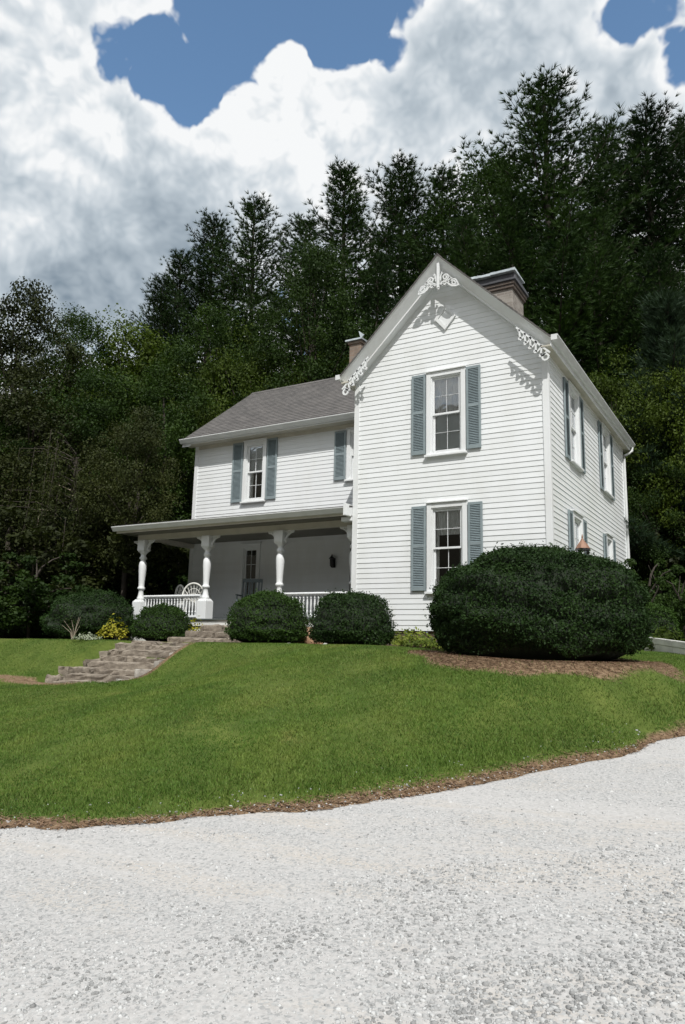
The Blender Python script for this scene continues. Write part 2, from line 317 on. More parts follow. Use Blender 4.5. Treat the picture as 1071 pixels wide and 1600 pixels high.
# ------------------------------------------------------------------ builders
def link(o, parent=None):
    COL.objects.link(o)
    if parent is not None: o.parent = parent
    return o
def tag(o, label=None, cat=None, group=None, kind=None):
    if label: o['label'] = label
    if cat: o['category'] = cat
    if group: o['group'] = group
    if kind: o['kind'] = kind
    return o
def empty(name, loc=(0, 0, 0)):
    o = bpy.data.objects.new(name, None); o.location = loc; o.empty_display_size = .3; return link(o)
def np_mesh(name, V, F, mats, smooth=False, colors=None, cname='tint'):
    V = np.asarray(V, dtype=np.float32); F = np.asarray(F, dtype=np.int32); k = F.shape[1]
    me = bpy.data.meshes.new(name); me.vertices.add(len(V)); me.vertices.foreach_set('co', V.ravel())
    me.loops.add(F.size); me.loops.foreach_set('vertex_index', F.ravel())
    me.polygons.add(len(F)); me.polygons.foreach_set('loop_start', np.arange(0, F.size, k, dtype=np.int32))
    if smooth: me.polygons.foreach_set('use_smooth', np.ones(len(F), dtype=bool))
    for q in (mats if isinstance(mats, (list, tuple)) else [mats]): me.materials.append(q)
    if colors is not None:
        a = me.color_attributes.new(cname, 'FLOAT_COLOR', 'POINT'); a.data.foreach_set('color', np.c_[colors, np.ones(len(V))].astype(np.float32).ravel())
    me.update(); me.validate(); return me
def obj(name, me, parent=None, loc=(0, 0, 0), rz=0, scale=None):
    o = bpy.data.objects.new(name, me); o.location = loc; o.rotation_euler = (0, 0, rz)
    if scale: o.scale = scale
    return link(o, parent)
class MB:
    def __init__(s): s.v = []; s.f = []
    def add(s, vs, fs):
        n = len(s.v); s.v += [tuple(q) for q in vs]; s.f += [tuple(n + i for i in q) for q in fs]; return s
    def hexa(s, P):            # 8 points: bottom ring 0-3, top ring 4-7
        return s.add(P, [(3, 2, 1, 0), (4, 5, 6, 7), (0, 1, 5, 4), (1, 2, 6, 5), (2, 3, 7, 6), (3, 0, 4, 7)])
    def box(s, a, b):
        (x0, y0, z0), (x1, y1, z1) = a, b
        return s.hexa([(x0, y0, z0), (x1, y0, z0), (x1, y1, z0), (x0, y1, z0), (x0, y0, z1), (x1, y0, z1), (x1, y1, z1), (x0, y1, z1)])
    def sweep(s, prof, p0, p1, U, W, cap=True):     # profile (u,w) swept from p0 to p1
        p0, p1, U, W = map(Vector, (p0, p1, U, W)); n = len(prof)
        vs = [p0 + U * u + W * w for u, w in prof] + [p1 + U * u + W * w for u, w in prof]
        fs = [(i, (i + 1) % n, n + (i + 1) % n, n + i) for i in range(n)]
        if cap: fs += [tuple(range(n - 1, -1, -1)), tuple(range(n, 2 * n))]
        return s.add(vs, fs)
    def lathe(s, prof, c, seg=14):
        cx, cy, cz = c; vs = []; fs = []
        for r, z in prof:
            for k in range(seg): a = 2 * math.pi * k / seg; vs.append((cx + r * math.cos(a), cy + r * math.sin(a), cz + z))
        for i in range(len(prof) - 1):
            for k in range(seg): a = i * seg + k; b = i * seg + (k + 1) % seg; fs.append((a, b, b + seg, a + seg))
        fs.append(tuple(range(seg - 1, -1, -1))); fs.append(tuple((len(prof) - 1) * seg + k for k in range(seg)))
        return s.add(vs, fs)
    def tube(s, pts, r, seg=6):
        pts = [Vector(p) for p in pts]; rs = r if isinstance(r, (list, tuple)) else [r] * len(pts); vs = []; fs = []
        ref = Vector((.31, .17, .93))
        for i, p in enumerate(pts):
            t = (pts[min(i + 1, len(pts) - 1)] - pts[max(i - 1, 0)]).normalized()
            a = t.cross(ref); a = a.normalized() if a.length > 1e-4 else t.orthogonal().normalized(); b = t.cross(a)
            for k in range(seg): q = 2 * math.pi * k / seg; vs.append(p + a * (math.cos(q) * rs[i]) + b * (math.sin(q) * rs[i]))
        for i in range(len(pts) - 1):
            for k in range(seg): a = i * seg + k; b = i * seg + (k + 1) % seg; fs.append((a, b, b + seg, a + seg))
        fs.append(tuple(range(seg - 1, -1, -1))); fs.append(tuple((len(pts) - 1) * seg + k for k in range(seg)))
        return s.add(vs, fs)
    def ribbon(s, pts, w, y0, y1):      # flat sawn strip following a path in the x-z plane, from depth y0 to y1
        P = [Vector((a, 0, b)) for a, b in pts]; n = len(P); vs = []; fs = []
        for i, p in enumerate(P):
            t = (P[min(i + 1, n - 1)] - P[max(i - 1, 0)]).normalized(); nn = Vector((-t.z, 0, t.x))
            ww = w if not isinstance(w, (list, tuple)) else w[i]
            a = p + nn * ww / 2; b = p - nn * ww / 2
            vs += [(a.x, y0, a.z), (b.x, y0, b.z), (b.x, y1, b.z), (a.x, y1, a.z)]
        for i in range(n - 1):
            for k in range(4): a = 4 * i + k; b = 4 * i + (k + 1) % 4; fs.append((a, b, b + 4, a + 4))
        fs += [(3, 2, 1, 0), tuple(4 * (n - 1) + k for k in range(4))]
        return s.add(vs, fs)
    def mesh(s, name, m, smooth=False, bevel=0):
        me = bpy.data.meshes.new(name); me.from_pydata(s.v, [], s.f); me.materials.append(m)
        bm = bmesh.new(); bm.from_mesh(me)
        if bevel: bmesh.ops.bevel(bm, geom=[e for e in bm.edges if e.is_manifold and e.calc_face_angle(0) > .6], offset=bevel, segments=1, affect='EDGES')
        bmesh.ops.recalc_face_normals(bm, faces=bm.faces); bm.to_mesh(me); bm.free()
        if smooth:
            me.polygons.foreach_set('use_smooth', [True] * len(me.polygons))
            try: me.set_sharp_from_angle(angle=R(42))
            except Exception: pass
        me.update(); return me
    def build(s, name, m, parent=None, smooth=False, bevel=0, loc=(0, 0, 0), rz=0):
        return obj(name, s.mesh(name, m, smooth, bevel), parent, loc, rz)

# ------------------------------------------------------------------ terrain
def vnoise(x, y, sc, seed=0):
    x = np.asarray(x) * sc; y = np.asarray(y) * sc; xi = np.floor(x).astype(int); yi = np.floor(y).astype(int); fx = x - xi; fy = y - yi
    def h(a, b): v = np.sin(a * 127.1 + b * 311.7 + seed * 74.7) * 43758.5453; return v - np.floor(v)
    fx = fx * fx * (3 - 2 * fx); fy = fy * fy * (3 - 2 * fy)
    return (h(xi, yi) * (1 - fx) + h(xi + 1, yi) * fx) * (1 - fy) + (h(xi, yi + 1) * (1 - fx) + h(xi + 1, yi + 1) * fx) * fy - .5
def sst(t): t = np.clip(t, 0, 1); return t * t * (3 - 2 * t)
EDGE = np.array([(-30, -6.5), (-16, -8.4), (-9, -9.4), (-5, -9.75), (-2.32, -9.62), (-1.57, -9.54), (-1.18, -9.21), (-.82, -8.83), (-.39, -8.51), (.08, -8.23), (.46, -7.77), (.87, -7.27), (1.06, -6.95), (1.49, -6.28), (1.96, -5.57), (2.31, -4.86), (2.62, -4.04), (3.3, -2.5), (4.3, 0), (5.8, 4), (7.5, 9), (11, 14), (40, 22)], float)
PLAT = np.array([(-40, -1.9), (-9.4, -2.0), (-7.0, -1.9), (-5, -2.3), (-2.6, -2.7), (-.9, -3.4), (.3, -3.9), (1.2, -3.7), (1.9, -2.8), (2.1, -1), (2.2, 2), (2.6, 7), (3.5, 12), (3.5, 60), (-40, 60)], float)
def seg_dist(X, Y, P, closed=False):
    d = np.full(X.shape, 1e9); n = len(P)
    for i in range(n if closed else n - 1):
        a = P[i]; b = P[(i + 1) % n]; v = b - a; L2 = (v ** 2).sum()
        t = np.clip(((X - a[0]) * v[0] + (Y - a[1]) * v[1]) / L2, 0, 1)
        d = np.minimum(d, np.hypot(X - a[0] - t * v[0], Y - a[1] - t * v[1]))
    return d
def inside(X, Y, P):
    c = np.zeros(X.shape, bool); n = len(P); j = n - 1
    for i in range(n):
        xi, yi = P[i]; xj, yj = P[j]
        c ^= ((yi > Y) != (yj > Y)) & (X < (xj - xi) * (Y - yi) / (yj - yi + 1e-12) + xi); j = i
    return c
LAWN_POLY = np.vstack([EDGE, [(40, 400), (-400, 400), (-400, -6)]])
def gravel_z(X, Y):
    return -1.144 + .0509 * X + .0687 * Y
def terrain(X, Y):
    X = np.asarray(X, float); Y = np.asarray(Y, float)
    a = seg_dist(X, Y, EDGE) * np.where(inside(X, Y, LAWN_POLY), 1, -1)
    a = a + vnoise(X, Y, 1.3, 1) * .22 + vnoise(X, Y, 5, 2) * .09
    ins = inside(X, Y, PLAT); b = np.where(ins, 0, seg_dist(X, Y, PLAT, True))
    G = gravel_z(np.clip(X, -60, 60), np.clip(Y, -60, 14)); 
    G = np.where(X < -3, gravel_z(-3, Y) + .03 * (X + 3), G)
    P = -.37 - .05 * np.clip(X + 2.5, 0, 3) * np.clip((2 - Y) / 4, 0, 1) + .012 * np.clip(Y - 2, 0, 8)
    ap = np.maximum(a, 0); s = ap / (ap + b + 1e-6)
    g = s * .55 + sst(s) * .45
    z = G + (P - G) * g
    w = np.clip((-3.2 - X) / 2.5, 0, 1)
    z = z - .62 * w * sst(b / 1.7) * s * np.clip(ap / 5, 0, 1)
    z = np.where(a < 0, G - .03 + .25 * np.clip(a, -.4, 0), z + np.minimum(.035, ap * .12))
    z = z + np.where(a > .3, vnoise(X, Y, .7, 3) * .05 + vnoise(X, Y, 2.2, 4) * .022, 0) * np.clip(b * .8 + .25, 0, 1)
    # cutting for the stone steps
    ins_s = sst((X + 9.50) / .10) * sst((-7.06 - X) / .10) * sst((Y + 4.15) / .2) * sst((-1.05 - Y) / .3)
    z = np.where(ins_s > 0, z * (1 - ins_s) + np.minimum(z, -1.30 + .43 * (Y + 3.62)) * ins_s, z)
    # wooded hill behind, and unseen slopes added to shade the porch from low sky
    hill = .30 * np.clip(Y - 10.5, 0, 200) * sst((Y - 10.5) / 14) + .22 * np.clip(-X - 17, 0, 200) * sst((-X - 17) / 10) * np.clip((Y + 8) / 10, 0, 1) + .16 * np.clip(X - 5, 0, 60) * sst((Y - 8) / 10)
    far = np.maximum(np.clip(-Y - 38, 0, 110), np.clip(X - 45 - .4 * Y, 0, 110) * (Y < 60))
    far = np.maximum(far, np.clip(-X - 60, 0, 110) * (Y < 0)); hill = hill + .66 * far * sst(far / 25)
    z = z + hill + np.where(hill > .2, vnoise(X, Y, .25, 5) * .8, 0)
    return z, a, b
def ground_h(x, y): return float(terrain(np.array([x]), np.array([y]))[0][0])
def axis(lo, hi, step, far, grow=1.22):
    v = list(np.arange(lo, hi + 1e-6, step)); d = step
    while v[-1] < far[1]: d *= grow; v.append(v[-1] + d)
    d = step
    while v[0] > far[0]: d *= grow; v.insert(0, v[0] - d)
    return np.array(v)
gx = axis(-14, 5, .11, (-420, 420)); gy = axis(-10.4, 1.5, .11, (-420, 420))
XX, YY = np.meshgrid(gx, gy); ZZ, AA, BB = terrain(XX, YY)
nx, ny = len(gx), len(gy); idx = np.arange(nx * ny).reshape(ny, nx)
F = np.stack([idx[:-1, :-1], idx[:-1, 1:], idx[1:, 1:], idx[1:, :-1]], -1).reshape(-1, 4)
BUSHC = (.40, -2.3)
def soil_mask(X, Y, A):
    edge = np.clip(1 - (A - .03) / (.15 + .38 * np.clip(vnoise(X, Y, .8, 41) + .35, 0, 1)), 0, 1)
    md = np.hypot((X - .30) / 1.82, (Y + 2.45) / 1.72) + vnoise(X, Y, 1.6, 8) * .22
    mul = np.clip((1.05 - md) / .2 + .5, 0, 1)
    mul2 = np.clip(1 - np.hypot((X - 1.25) / .75, (Y - .6) / 2.2), 0, 1) * 2.2
    foot = np.clip(1.35 - np.hypot((X + 8.9) / 1.5, (Y + 4.15) / .42) , 0, 1)
    foot2 = np.clip(1.3 - np.hypot((X + 11.0) / 2.6, (Y + 4.0) / .34), 0, 1)
    sides = np.clip(1.2 - np.abs(X + 7.05) / .16, 0, 1) * ((Y > -3.9) & (Y < -1.2))
    bare = np.clip(1 - np.hypot((X + 4.7) / .6, (Y + 5.2) / .28), 0, 1) * .75
    bed = np.clip(1.3 - np.abs(Y + .75) / .75, 0, 1) * ((X < -.5) & (X > -12))
    return np.clip(np.maximum.reduce([edge, mul, foot, foot2, sides, bare, bed * .9]), 0, 1)
soil = soil_mask(XX, YY, AA)
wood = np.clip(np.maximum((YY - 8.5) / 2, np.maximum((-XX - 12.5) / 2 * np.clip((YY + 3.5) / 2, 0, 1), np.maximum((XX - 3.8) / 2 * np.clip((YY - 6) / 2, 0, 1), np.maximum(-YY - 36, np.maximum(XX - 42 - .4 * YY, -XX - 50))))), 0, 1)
ground = obj('ground', np_mesh('ground', np.c_[XX.ravel(), YY.ravel(), ZZ.ravel()], F, GROUND, True, np.c_[soil.ravel(), wood.ravel(), 0 * soil.ravel()], 'zone'))
tag(ground, kind='structure')
# gravel drive
hx = axis(-14, 8, .25, (-30, 24)); hy = axis(-16, 6, .25, (-26, 12)); HX, HY = np.meshgrid(hx, hy)
HZ = np.where(HX < -3, gravel_z(-3, HY) + .03 * (HX + 3), gravel_z(np.clip(HX, -60, 60), HY)) + vnoise(HX, HY, .5, 11) * .03 + vnoise(HX, HY, 1.8, 12) * .012
HZ = np.where(HY > 14, HZ - 5, HZ)
ii = np.arange(HX.size).reshape(HX.shape); HF = np.stack([ii[:-1, :-1], ii[:-1, 1:], ii[1:, 1:], ii[1:, :-1]], -1).reshape(-1, 4)
drive = obj('gravel_driveway', np_mesh('gravel_driveway', np.c_[HX.ravel(), HY.ravel(), HZ.ravel()], HF, GRAVEL, True)); tag(drive, kind='structure')
def drive_h(X, Y): return np.where(X < -3, gravel_z(-3, Y) + .03 * (X + 3), gravel_z(X, Y)) + vnoise(X, Y, .5, 11) * .03 + vnoise(X, Y, 1.8, 12) * .012

# ------------------------------------------------------------------ house
W, D, YW, XL = 4.30, 8.06, 2.22, -10.97
ROWH = .11; ZB = 0.0
house = empty('white_house', (-4.3, 0, 0)); HOFF = Vector((4.3, 0, 0))
tag(house, 'two storey white clapboard farmhouse with gable front, blue shutters and columned porch', 'house')
def hp(o):                                   # hang a part under the house keeping world coordinates
    o.parent = house; o.location = Vector(o.location) + HOFF; return o
class Frame:                                  # wall plane: u along the wall, n outward, z up
    def __init__(s, o, u, n): s.o = Vector(o); s.u = Vector(u); s.n = Vector(n)
    def p(s, u, n, z): q = s.o + s.u * u + s.n * n; return (q.x, q.y, z)
FRONT = Frame((0, 0, 0), (1, 0, 0), (0, -1, 0)); SIDE = Frame((0, 0, 0), (0, 1, 0), (1, 0, 0)); WING = Frame((0, YW, 0), (1, 0, 0), (0, -1, 0)); WEST = Frame((XL, 0, 0), (0, 1, 0), (-1, 0, 0))
def fbox(mb, fr, u0, u1, n0, n1, z0, z1):
    P = [fr.p(u, n, z) for z in (z0, z1) for u, n in ((u0, n0), (u1, n0), (u1, n1), (u0, n1))]
    return mb.hexa(P)
def wall_core(name, fr, u0, u1, z0, z1, holes, th=.14, extra=None):
    mb = MB(); us = sorted({u0, u1, *[h[0] for h in holes], *[h[1] for h in holes]}); zs = sorted({z0, z1, *[h[2] for h in holes], *[h[3] for h in holes]})
    for i in range(len(us) - 1):
        z_run = None
        for k in range(len(zs) - 1):
            cu = (us[i] + us[i + 1]) / 2; cz = (zs[k] + zs[k + 1]) / 2
            if not any(h[0] < cu < h[1] and h[2] < cz < h[3] for h in holes): fbox(mb, fr, us[i], us[i + 1], -th, 0, zs[k], zs[k + 1])
    if extra: extra(mb)
    return hp(mb.build(name, SIDING))
def clapboards(wall, fr, z0, z1, span, holes, start=0.0):
    k = 0
    while True:
        a = z0 + k * ROWH; b = a + ROWH; k += 1
        if a >= z1 - .03: break
        bt = min(b, z1)
        (l0, r0), (l1, r1) = span(a), span(bt)
        if r0 - l0 < .1: break
        cuts = [(h[0], h[1]) for h in holes if h[2] < bt - .015 and h[3] > a + .015]
        segs = []; cur = (l0, l1)
        for c0, c1 in sorted(cuts):
            if c0 > cur[0]: segs.append((cur, (c0, c0)))
            cur = (c1, c1)
        if cur[0] < r0: segs.append((cur, (r0, r1)))
        wob = random.uniform(-.0015, .0015)
        for (sl0, sl1), (sr0, sr1) in segs:
            mb = MB(); nb = .0165 + wob; ntp = .006
            P = [fr.p(sl0, .001, a), fr.p(sr0, .001, a), fr.p(sr0, nb, a + .001), fr.p(sl0, nb, a + .001), fr.p(sl1, .001, bt + .008), fr.p(sr1, .001, bt + .008), fr.p(sr1, ntp, bt + .008), fr.p(sl1, ntp, bt + .008)]
            mb.hexa(P)
            o = mb.build('clapboard', SIDING); o.parent = wall; o.location = (0, 0, 0)
def window(fr, u0, u1, z0, z1, curtain, grid=(2, 2), deep=.10, mu=.010):
    """casing with outer size u0..u1, z0..z1"""
    c = .10; mb = MB(); nf = .05
    fbox(mb, fr, u0, u0 + c, -.02, nf, z0 + .05, z1); fbox(mb, fr, u1 - c, u1, -.02, nf, z0 + .05, z1)
    fbox(mb, fr, u0 + c, u1 - c, -.02, nf - .004, z1 - c, z1); fbox(mb, fr, u0 - .015, u1 + .015, 0, nf + .03, z1 + .002, z1 + .03)
    # blind stop inside the casing
    a0, a1, b0, b1 = u0 + c, u1 - c, z0 + .09, z1 - c
    for q in ((a0, a0 + .025, b0, b1), (a1 - .025, a1, b0, b1)): fbox(mb, fr, q[0], q[1], -deep, .025, q[2], q[3])
    fbox(mb, fr, a0 + .025, a1 - .025, -deep, .024, b1 - .025, b1)
    w = hp(mb.build('window', TRIM, bevel=.004))
    def sub(name, m_, mt, **k): o = m_.build(name, mt, **k); o.parent = w; o.location = (0, 0, 0); return o
    m2 = MB(); fbox(m2, fr, u0 - .03, u1 + .03, -.02, nf + .045, z0, z0 + .045); fbox(m2, fr, u0, u1, -deep, nf - .01, z0 + .047, z0 + .09); sub('sill', m2, TRIM, bevel=.004)
    s0, s1 = a0 + .027, a1 - .027; zb, zt = b0 + .004, b1 - .027; zm = (zb + zt) / 2 + .02
    for up in (1, 0):
        y0, y1 = (-.045, -.012) if up else (-.085, -.052); q0, q1 = (zm - .02, zt) if up else (zb, zm + .02)
        st = .038; m3 = MB()
        fbox(m3, fr, s0, s0 + st, y0, y1, q0, q1); fbox(m3, fr, s1 - st, s1, y0, y1, q0, q1)
        fbox(m3, fr, s0 + st, s1 - st, y0, y1, q0, q0 + (.04 if up else .06)); fbox(m3, fr, s0 + st, s1 - st, y0, y1, q1 - .04, q1)
        sub('sash', m3, TRIM)
        g0, g1, h0, h1 = s0 + st, s1 - st, q0 + (.04 if up else .06), q1 - .04
        m4 = MB(); us = [g0 + (g1 - g0) * i / grid[0] for i in range(grid[0] + 1)]; zs = [h0 + (h1 - h0) * i / grid[1] for i in range(grid[1] + 1)]
        for u in us[1:-1]: fbox(m4, fr, u - mu / 2, u + mu / 2, y0 + .004, y1 - .004, h0, h1)
        for z in zs[1:-1]:
            for i in range(grid[0]): fbox(m4, fr, us[i] + (mu / 2 if i else 0), us[i + 1] - (mu / 2 if i < grid[0] - 1 else 0), y0 + .005, y1 - .005, z - mu / 2, z + mu / 2)
        sub('muntin', m4, TRIM); ym = (y0 + y1) / 2
        for i in range(grid[0]):
            for k in range(grid[1]):
                m5 = MB(); fbox(m5, fr, us[i] + mu / 2, us[i + 1] - mu / 2, ym - .0015, ym + .0015, zs[k] + mu / 2, zs[k + 1] - mu / 2); sub('pane', m5, GLASS)
    # cloth behind the glass
    for kind, f0, f1, g0, g1 in curtain:
        V = []; nn = 40; ua, ub = s0 + (s1 - s0) * f0, s0 + (s1 - s0) * f1; za, zc = zb + (zt - zb) * g0, zb + (zt - zb) * g1; ph = random.random() * 6
        for i in range(nn + 1):
            t = i / nn; d = -.102 + (.009 * math.sin(t * (f1 - f0) * 60 + ph) + .004 * math.sin(t * 23 + ph) if kind == 'curtain' else 0)
            V += [fr.p(ua + (ub - ua) * t, d, za), fr.p(ua + (ub - ua) * t, d, zc)]
        m6 = MB(); m6.add(V, [(2 * i, 2 * i + 2, 2 * i + 3, 2 * i + 1) for i in range(nn)])
        sub('curtain' if kind == 'curtain' else 'window_shade', m6, CURT if kind == 'curtain' else SHADE, smooth=True)
    return w
SHUT = {}
def shutter(fr, u0, u1, z0, z1):
    w, h = u1 - u0, z1 - z0; key = (round(w, 3), round(h, 3), fr)
    nb, nf = .024, .058; st = .045
    mb = MB(); midz = z0 + h * .52
    fbox(mb, fr, u0, u0 + st, nb, nf, z0, z1); fbox(mb, fr, u1 - st, u1, nb, nf, z0, z1)
    fbox(mb, fr, u0 + st, u1 - st, nb, nf - .002, z0, z0 + .075); fbox(mb, fr, u0 + st, u1 - st, nb, nf - .002, z1 - .06, z1); fbox(mb, fr, u0 + st, u1 - st, nb, nf - .002, midz - .03, midz + .03)
    s = hp(mb.build('shutter', BLUE, bevel=.003)); m2 = MB()
    fbox(m2, fr, u0 + st, u1 - st, nb, nb + .004, z0 + .075, z1 - .06)
    for a, b in ((z0 + .075, midz - .03), (midz + .03, z1 - .06)):
        n = int((b - a) / .034)
        for i in range(n):
            z = a + (i + .1) * (b - a) / n; q = .031
            P = [fr.p(u0 + st, nb + .004, z + q), fr.p(u1 - st, nb + .004, z + q), fr.p(u1 - st, nf - .006, z), fr.p(u0 + st, nf - .006, z)]
            m2.hexa(P + [(a_, b_, c_ + .006) for a_, b_, c_ in P])
    o = m2.build('louvre', BLUESLAT); o.parent = s; o.location = (0, 0, 0); return s

# --- openings (outer casing sizes)
W_F2 = (-2.565, -1.685, 3.60, 5.46); W_F1 = (-2.55, -1.67, .74, 2.61)
W_S = [(1.58, 2.56, 3.60, 5.38), (5.02, 6.02, 3.62, 5.40), (1.60, 2.50, .80, 2.55), (5.05, 5.85, .80, 2.55)]
W_W1 = (-9.17, -8.39, 3.52, 5.30); W_W2 = (-5.80, -5.02, 3.84, 5.24)
P_WIN = (-9.13, -8.46, .42, 2.36); P_DOOR = (-5.74, -4.82, .25, 2.33)
hole = lambda w: (w[0] + .1, w[1] - .1, w[2] + .09, w[3] - .1)
# --- front gable wall
RK = .99; APX = (-W / 2, 7.94)                       # roof plane at the front edge
def roof_z(x): return APX[1] - RK * abs(x - APX[0])
def gable_span(z):
    h = (APX[1] - .12 - z) / RK
    return (max(-W + .0, APX[0] - h), min(0.0, APX[0] + h))
def gable_top(mb):
    a = [FRONT.p(-W, 0, 5.5), FRONT.p(0, 0, 5.5), FRONT.p(0, 0, roof_z(0) - .1), FRONT.p(-W / 2, 0, APX[1] - .1), FRONT.p(-W, 0, roof_z(-W) - .1)]
    b = [(x, y + .14, z) for x, y, z in a]
    mb.add(a + b, [(0, 1, 2, 3, 4), (9, 8, 7, 6, 5)] + [(i, (i + 1) % 5, 5 + (i + 1) % 5, 5 + i) for i in range(5)])
wf = wall_core('front_wall', FRONT, -W, 0, 0, 5.5, [hole(W_F2), hole(W_F1)], extra=gable_top)
CBW = .095
def span_front(z):
    l, r = gable_span(z); return (max(l, -W + CBW) if z < 5.72 else l, min(r, -CBW) if z < 5.72 else r)
clapboards(wf, FRONT, 0, 7.75, span_front, [W_F2, W_F1])
# --- right side wall
ws = wall_core('side_wall', SIDE, .14, D, 0, 5.55, [hole(w) for w in W_S])
clapboards(ws, SIDE, 0, 5.5, lambda z: (CBW, D - CBW), W_S)
# --- back, left and wing walls
wb = wall_core('back_wall', Frame((0, D, 0), (1, 0, 0), (0, 1, 0)), XL + .14, -.14, 0, 5.5, [])
wl = wall_core('left_wall', Frame((-W, 0, 0), (0, 1, 0), (-1, 0, 0)), .14, YW - .0, 0, 5.55, [])
ww = wall_core('wing_wall', WING, XL + .14, -W - .14, 0, 5.42, [hole(W_W1), hole(W_W2), hole(P_WIN), (P_DOOR[0] + .1, P_DOOR[1] - .1, P_DOOR[2], P_DOOR[3] - .1)])
clapboards(ww, WING, 3.06, 5.40, lambda z: (XL + CBW, -W - .03), [W_W1, W_W2])
clapboards(ww, WING, .25, 2.42, lambda z: (XL + CBW, -W - .03), [P_WIN, P_DOOR])
YR = 5.08; ZR = 7.98; ZE = 5.50
def west_top(mb):
    a = [WEST.p(YW, 0, 5.4), WEST.p(D, 0, 5.4), WEST.p(YR, 0, ZR - .12)]; b = [(x + .14, y, z) for x, y, z in a]
    mb.add(a + b, [(0, 1, 2), (5, 4, 3), (0, 1, 4, 3), (1, 2, 5, 4), (2, 0, 3, 5)])
wwest = wall_core('wing_end_wall', WEST, YW, D, 0, 5.4, [], extra=west_top)
clapboards(wwest, WEST, 0, 7.6, lambda z: (YW + CBW, D - CBW) if z < 5.4 else (YW + (z - 5.4) * 1.15, D - (z - 5.4) * 1.15), [])
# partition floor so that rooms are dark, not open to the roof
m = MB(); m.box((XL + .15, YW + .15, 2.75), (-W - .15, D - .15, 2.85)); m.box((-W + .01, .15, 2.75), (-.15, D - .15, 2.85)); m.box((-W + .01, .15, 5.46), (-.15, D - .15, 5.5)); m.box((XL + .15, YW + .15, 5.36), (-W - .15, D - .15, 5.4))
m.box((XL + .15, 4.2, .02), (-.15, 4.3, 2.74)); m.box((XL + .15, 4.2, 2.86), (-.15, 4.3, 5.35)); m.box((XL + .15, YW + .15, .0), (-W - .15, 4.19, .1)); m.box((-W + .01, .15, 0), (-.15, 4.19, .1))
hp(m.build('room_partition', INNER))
# --- foundation
m = MB(); m.box((-W + .03, .03, -.75), (-.03, D - .03, -.004)); m.box((XL + .04, YW + .04, -.75), (-W - .0, D - .03, -.004)); hp(m.build('foundation', BRICK3))
# --- corner boards and frieze
def cboard(fr, u0, u1, z0, z1, n=.032, m_=TRIM):
    mb = MB(); fbox(mb, fr, u0, u1, 0, n, z0, z1); return hp(mb.build('corner_board', m_, bevel=.003))
cboard(FRONT, -W - .03, -W + CBW, -.02, 5.6); cboard(FRONT, -CBW, .034, -.02, 5.6); cboard(SIDE, -.0, CBW, -.02, 5.45, .03); cboard(SIDE, D - CBW, D + .03, -.02, 5.45)
cboard(WING, XL - .03, XL + CBW, 3.04, 5.38); cboard(WING, XL - .03, XL + CBW, .25, 2.42); cboard(WEST, YW - .0, YW + CBW, -.02, 5.38, .03)
m = MB(); fbox(m, SIDE, .10, D - .1, .002, .034, 5.36, 5.47); hp(m.build('frieze_board', TRIM))
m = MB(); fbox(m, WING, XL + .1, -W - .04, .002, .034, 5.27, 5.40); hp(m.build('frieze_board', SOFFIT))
# --- windows and shutters
window(FRONT, *W_F2, [('curtain', 0, 1, .50, 1), ('shade', .0, 1, .02, .5)], mu=.006)
window(FRONT, *W_F1, [('curtain', 0, 1, .68, 1), ('curtain', 0, .16, 0, .7), ('curtain', .88, 1, 0, .7)])
for w in W_S: window(SIDE, *w, [('curtain', 0, 1, .72, 1), ('curtain', .8, 1, 0, .75)])
window(WING, *W_W1, [('shade', 0, 1, .5, 1), ('curtain', 0, .25, 0, .5)])
window(WING, *W_W2, [('curtain', 0, .2, 0, 1)])
window(WING, *P_WIN, [], grid=(2, 2))
for u0, u1, z0, z1, fr in [(-2.905, -2.585, 3.68, 5.45, FRONT), (-1.665, -1.355, 3.68, 5.45, FRONT), (-2.895, -2.57, .81, 2.57, FRONT), (-1.65, -1.345, .81, 2.57, FRONT),
                           (1.20, 1.545, 3.62, 5.36, SIDE), (2.59, 2.92, 3.62, 5.36, SIDE), (4.66, 4.99, 3.62, 5.38, SIDE), (6.05, 6.38, 3.62, 5.38, SIDE),
                           (1.24, 1.565, .84, 2.52, SIDE), (2.53, 2.84, .84, 2.52, SIDE), (4.75, 5.02, .84, 2.52, SIDE), (5.88, 6.16, .84, 2.52, SIDE),
                           (-9.565, -9.20, 3.57, 5.30, WING), (-8.36, -8.02, 3.57, 5.30, WING), (-6.17, -5.83, 3.90, 5.22, WING)]:
    shutter(fr, u0, u1, z0, z1)
# --- porch door
m = MB(); u0, u1, z0, z1 = P_DOOR
fbox(m, WING, u0, u0 + .1, -.02, .05, z0, z1); fbox(m, WING, u1 - .1, u1, -.02, .05, z0, z1); fbox(m, WING, u0 + .1, u1 - .1, -.02, .05, z1 - .1, z1)
door = hp(m.build('screen_door', TRIM, bevel=.003)); m = MB(); fbox(m, WING, u0 + .1, u1 - .1, -.06, -.02, z0, z0 + .35)
for a, b in ((u0 + .1, u0 + .18), (u1 - .18, u1 - .1)): fbox(m, WING, a, b, -.06, -.02, z0 + .35, z1 - .1)
fbox(m, WING, u0 + .18, u1 - .18, -.06, -.02, z1 - .2, z1 - .1); fbox(m, WING, u0 + .18, u1 - .18, -.06, -.02, 1.15, 1.25)
o = m.build('door_frame', BLACK); o.parent = door; m = MB(); fbox(m, WING, u0 + .18, u1 - .18, -.045, -.042, z0 + .35, z1 - .2); o = m.build('pane', GLASS); o.parent = door
m = MB(); fbox(m, WING, u1 - .17, u1 - .15, -.02, .03, 1.16, 1.24); o = m.build('door_handle', METALCAP); o.parent = door
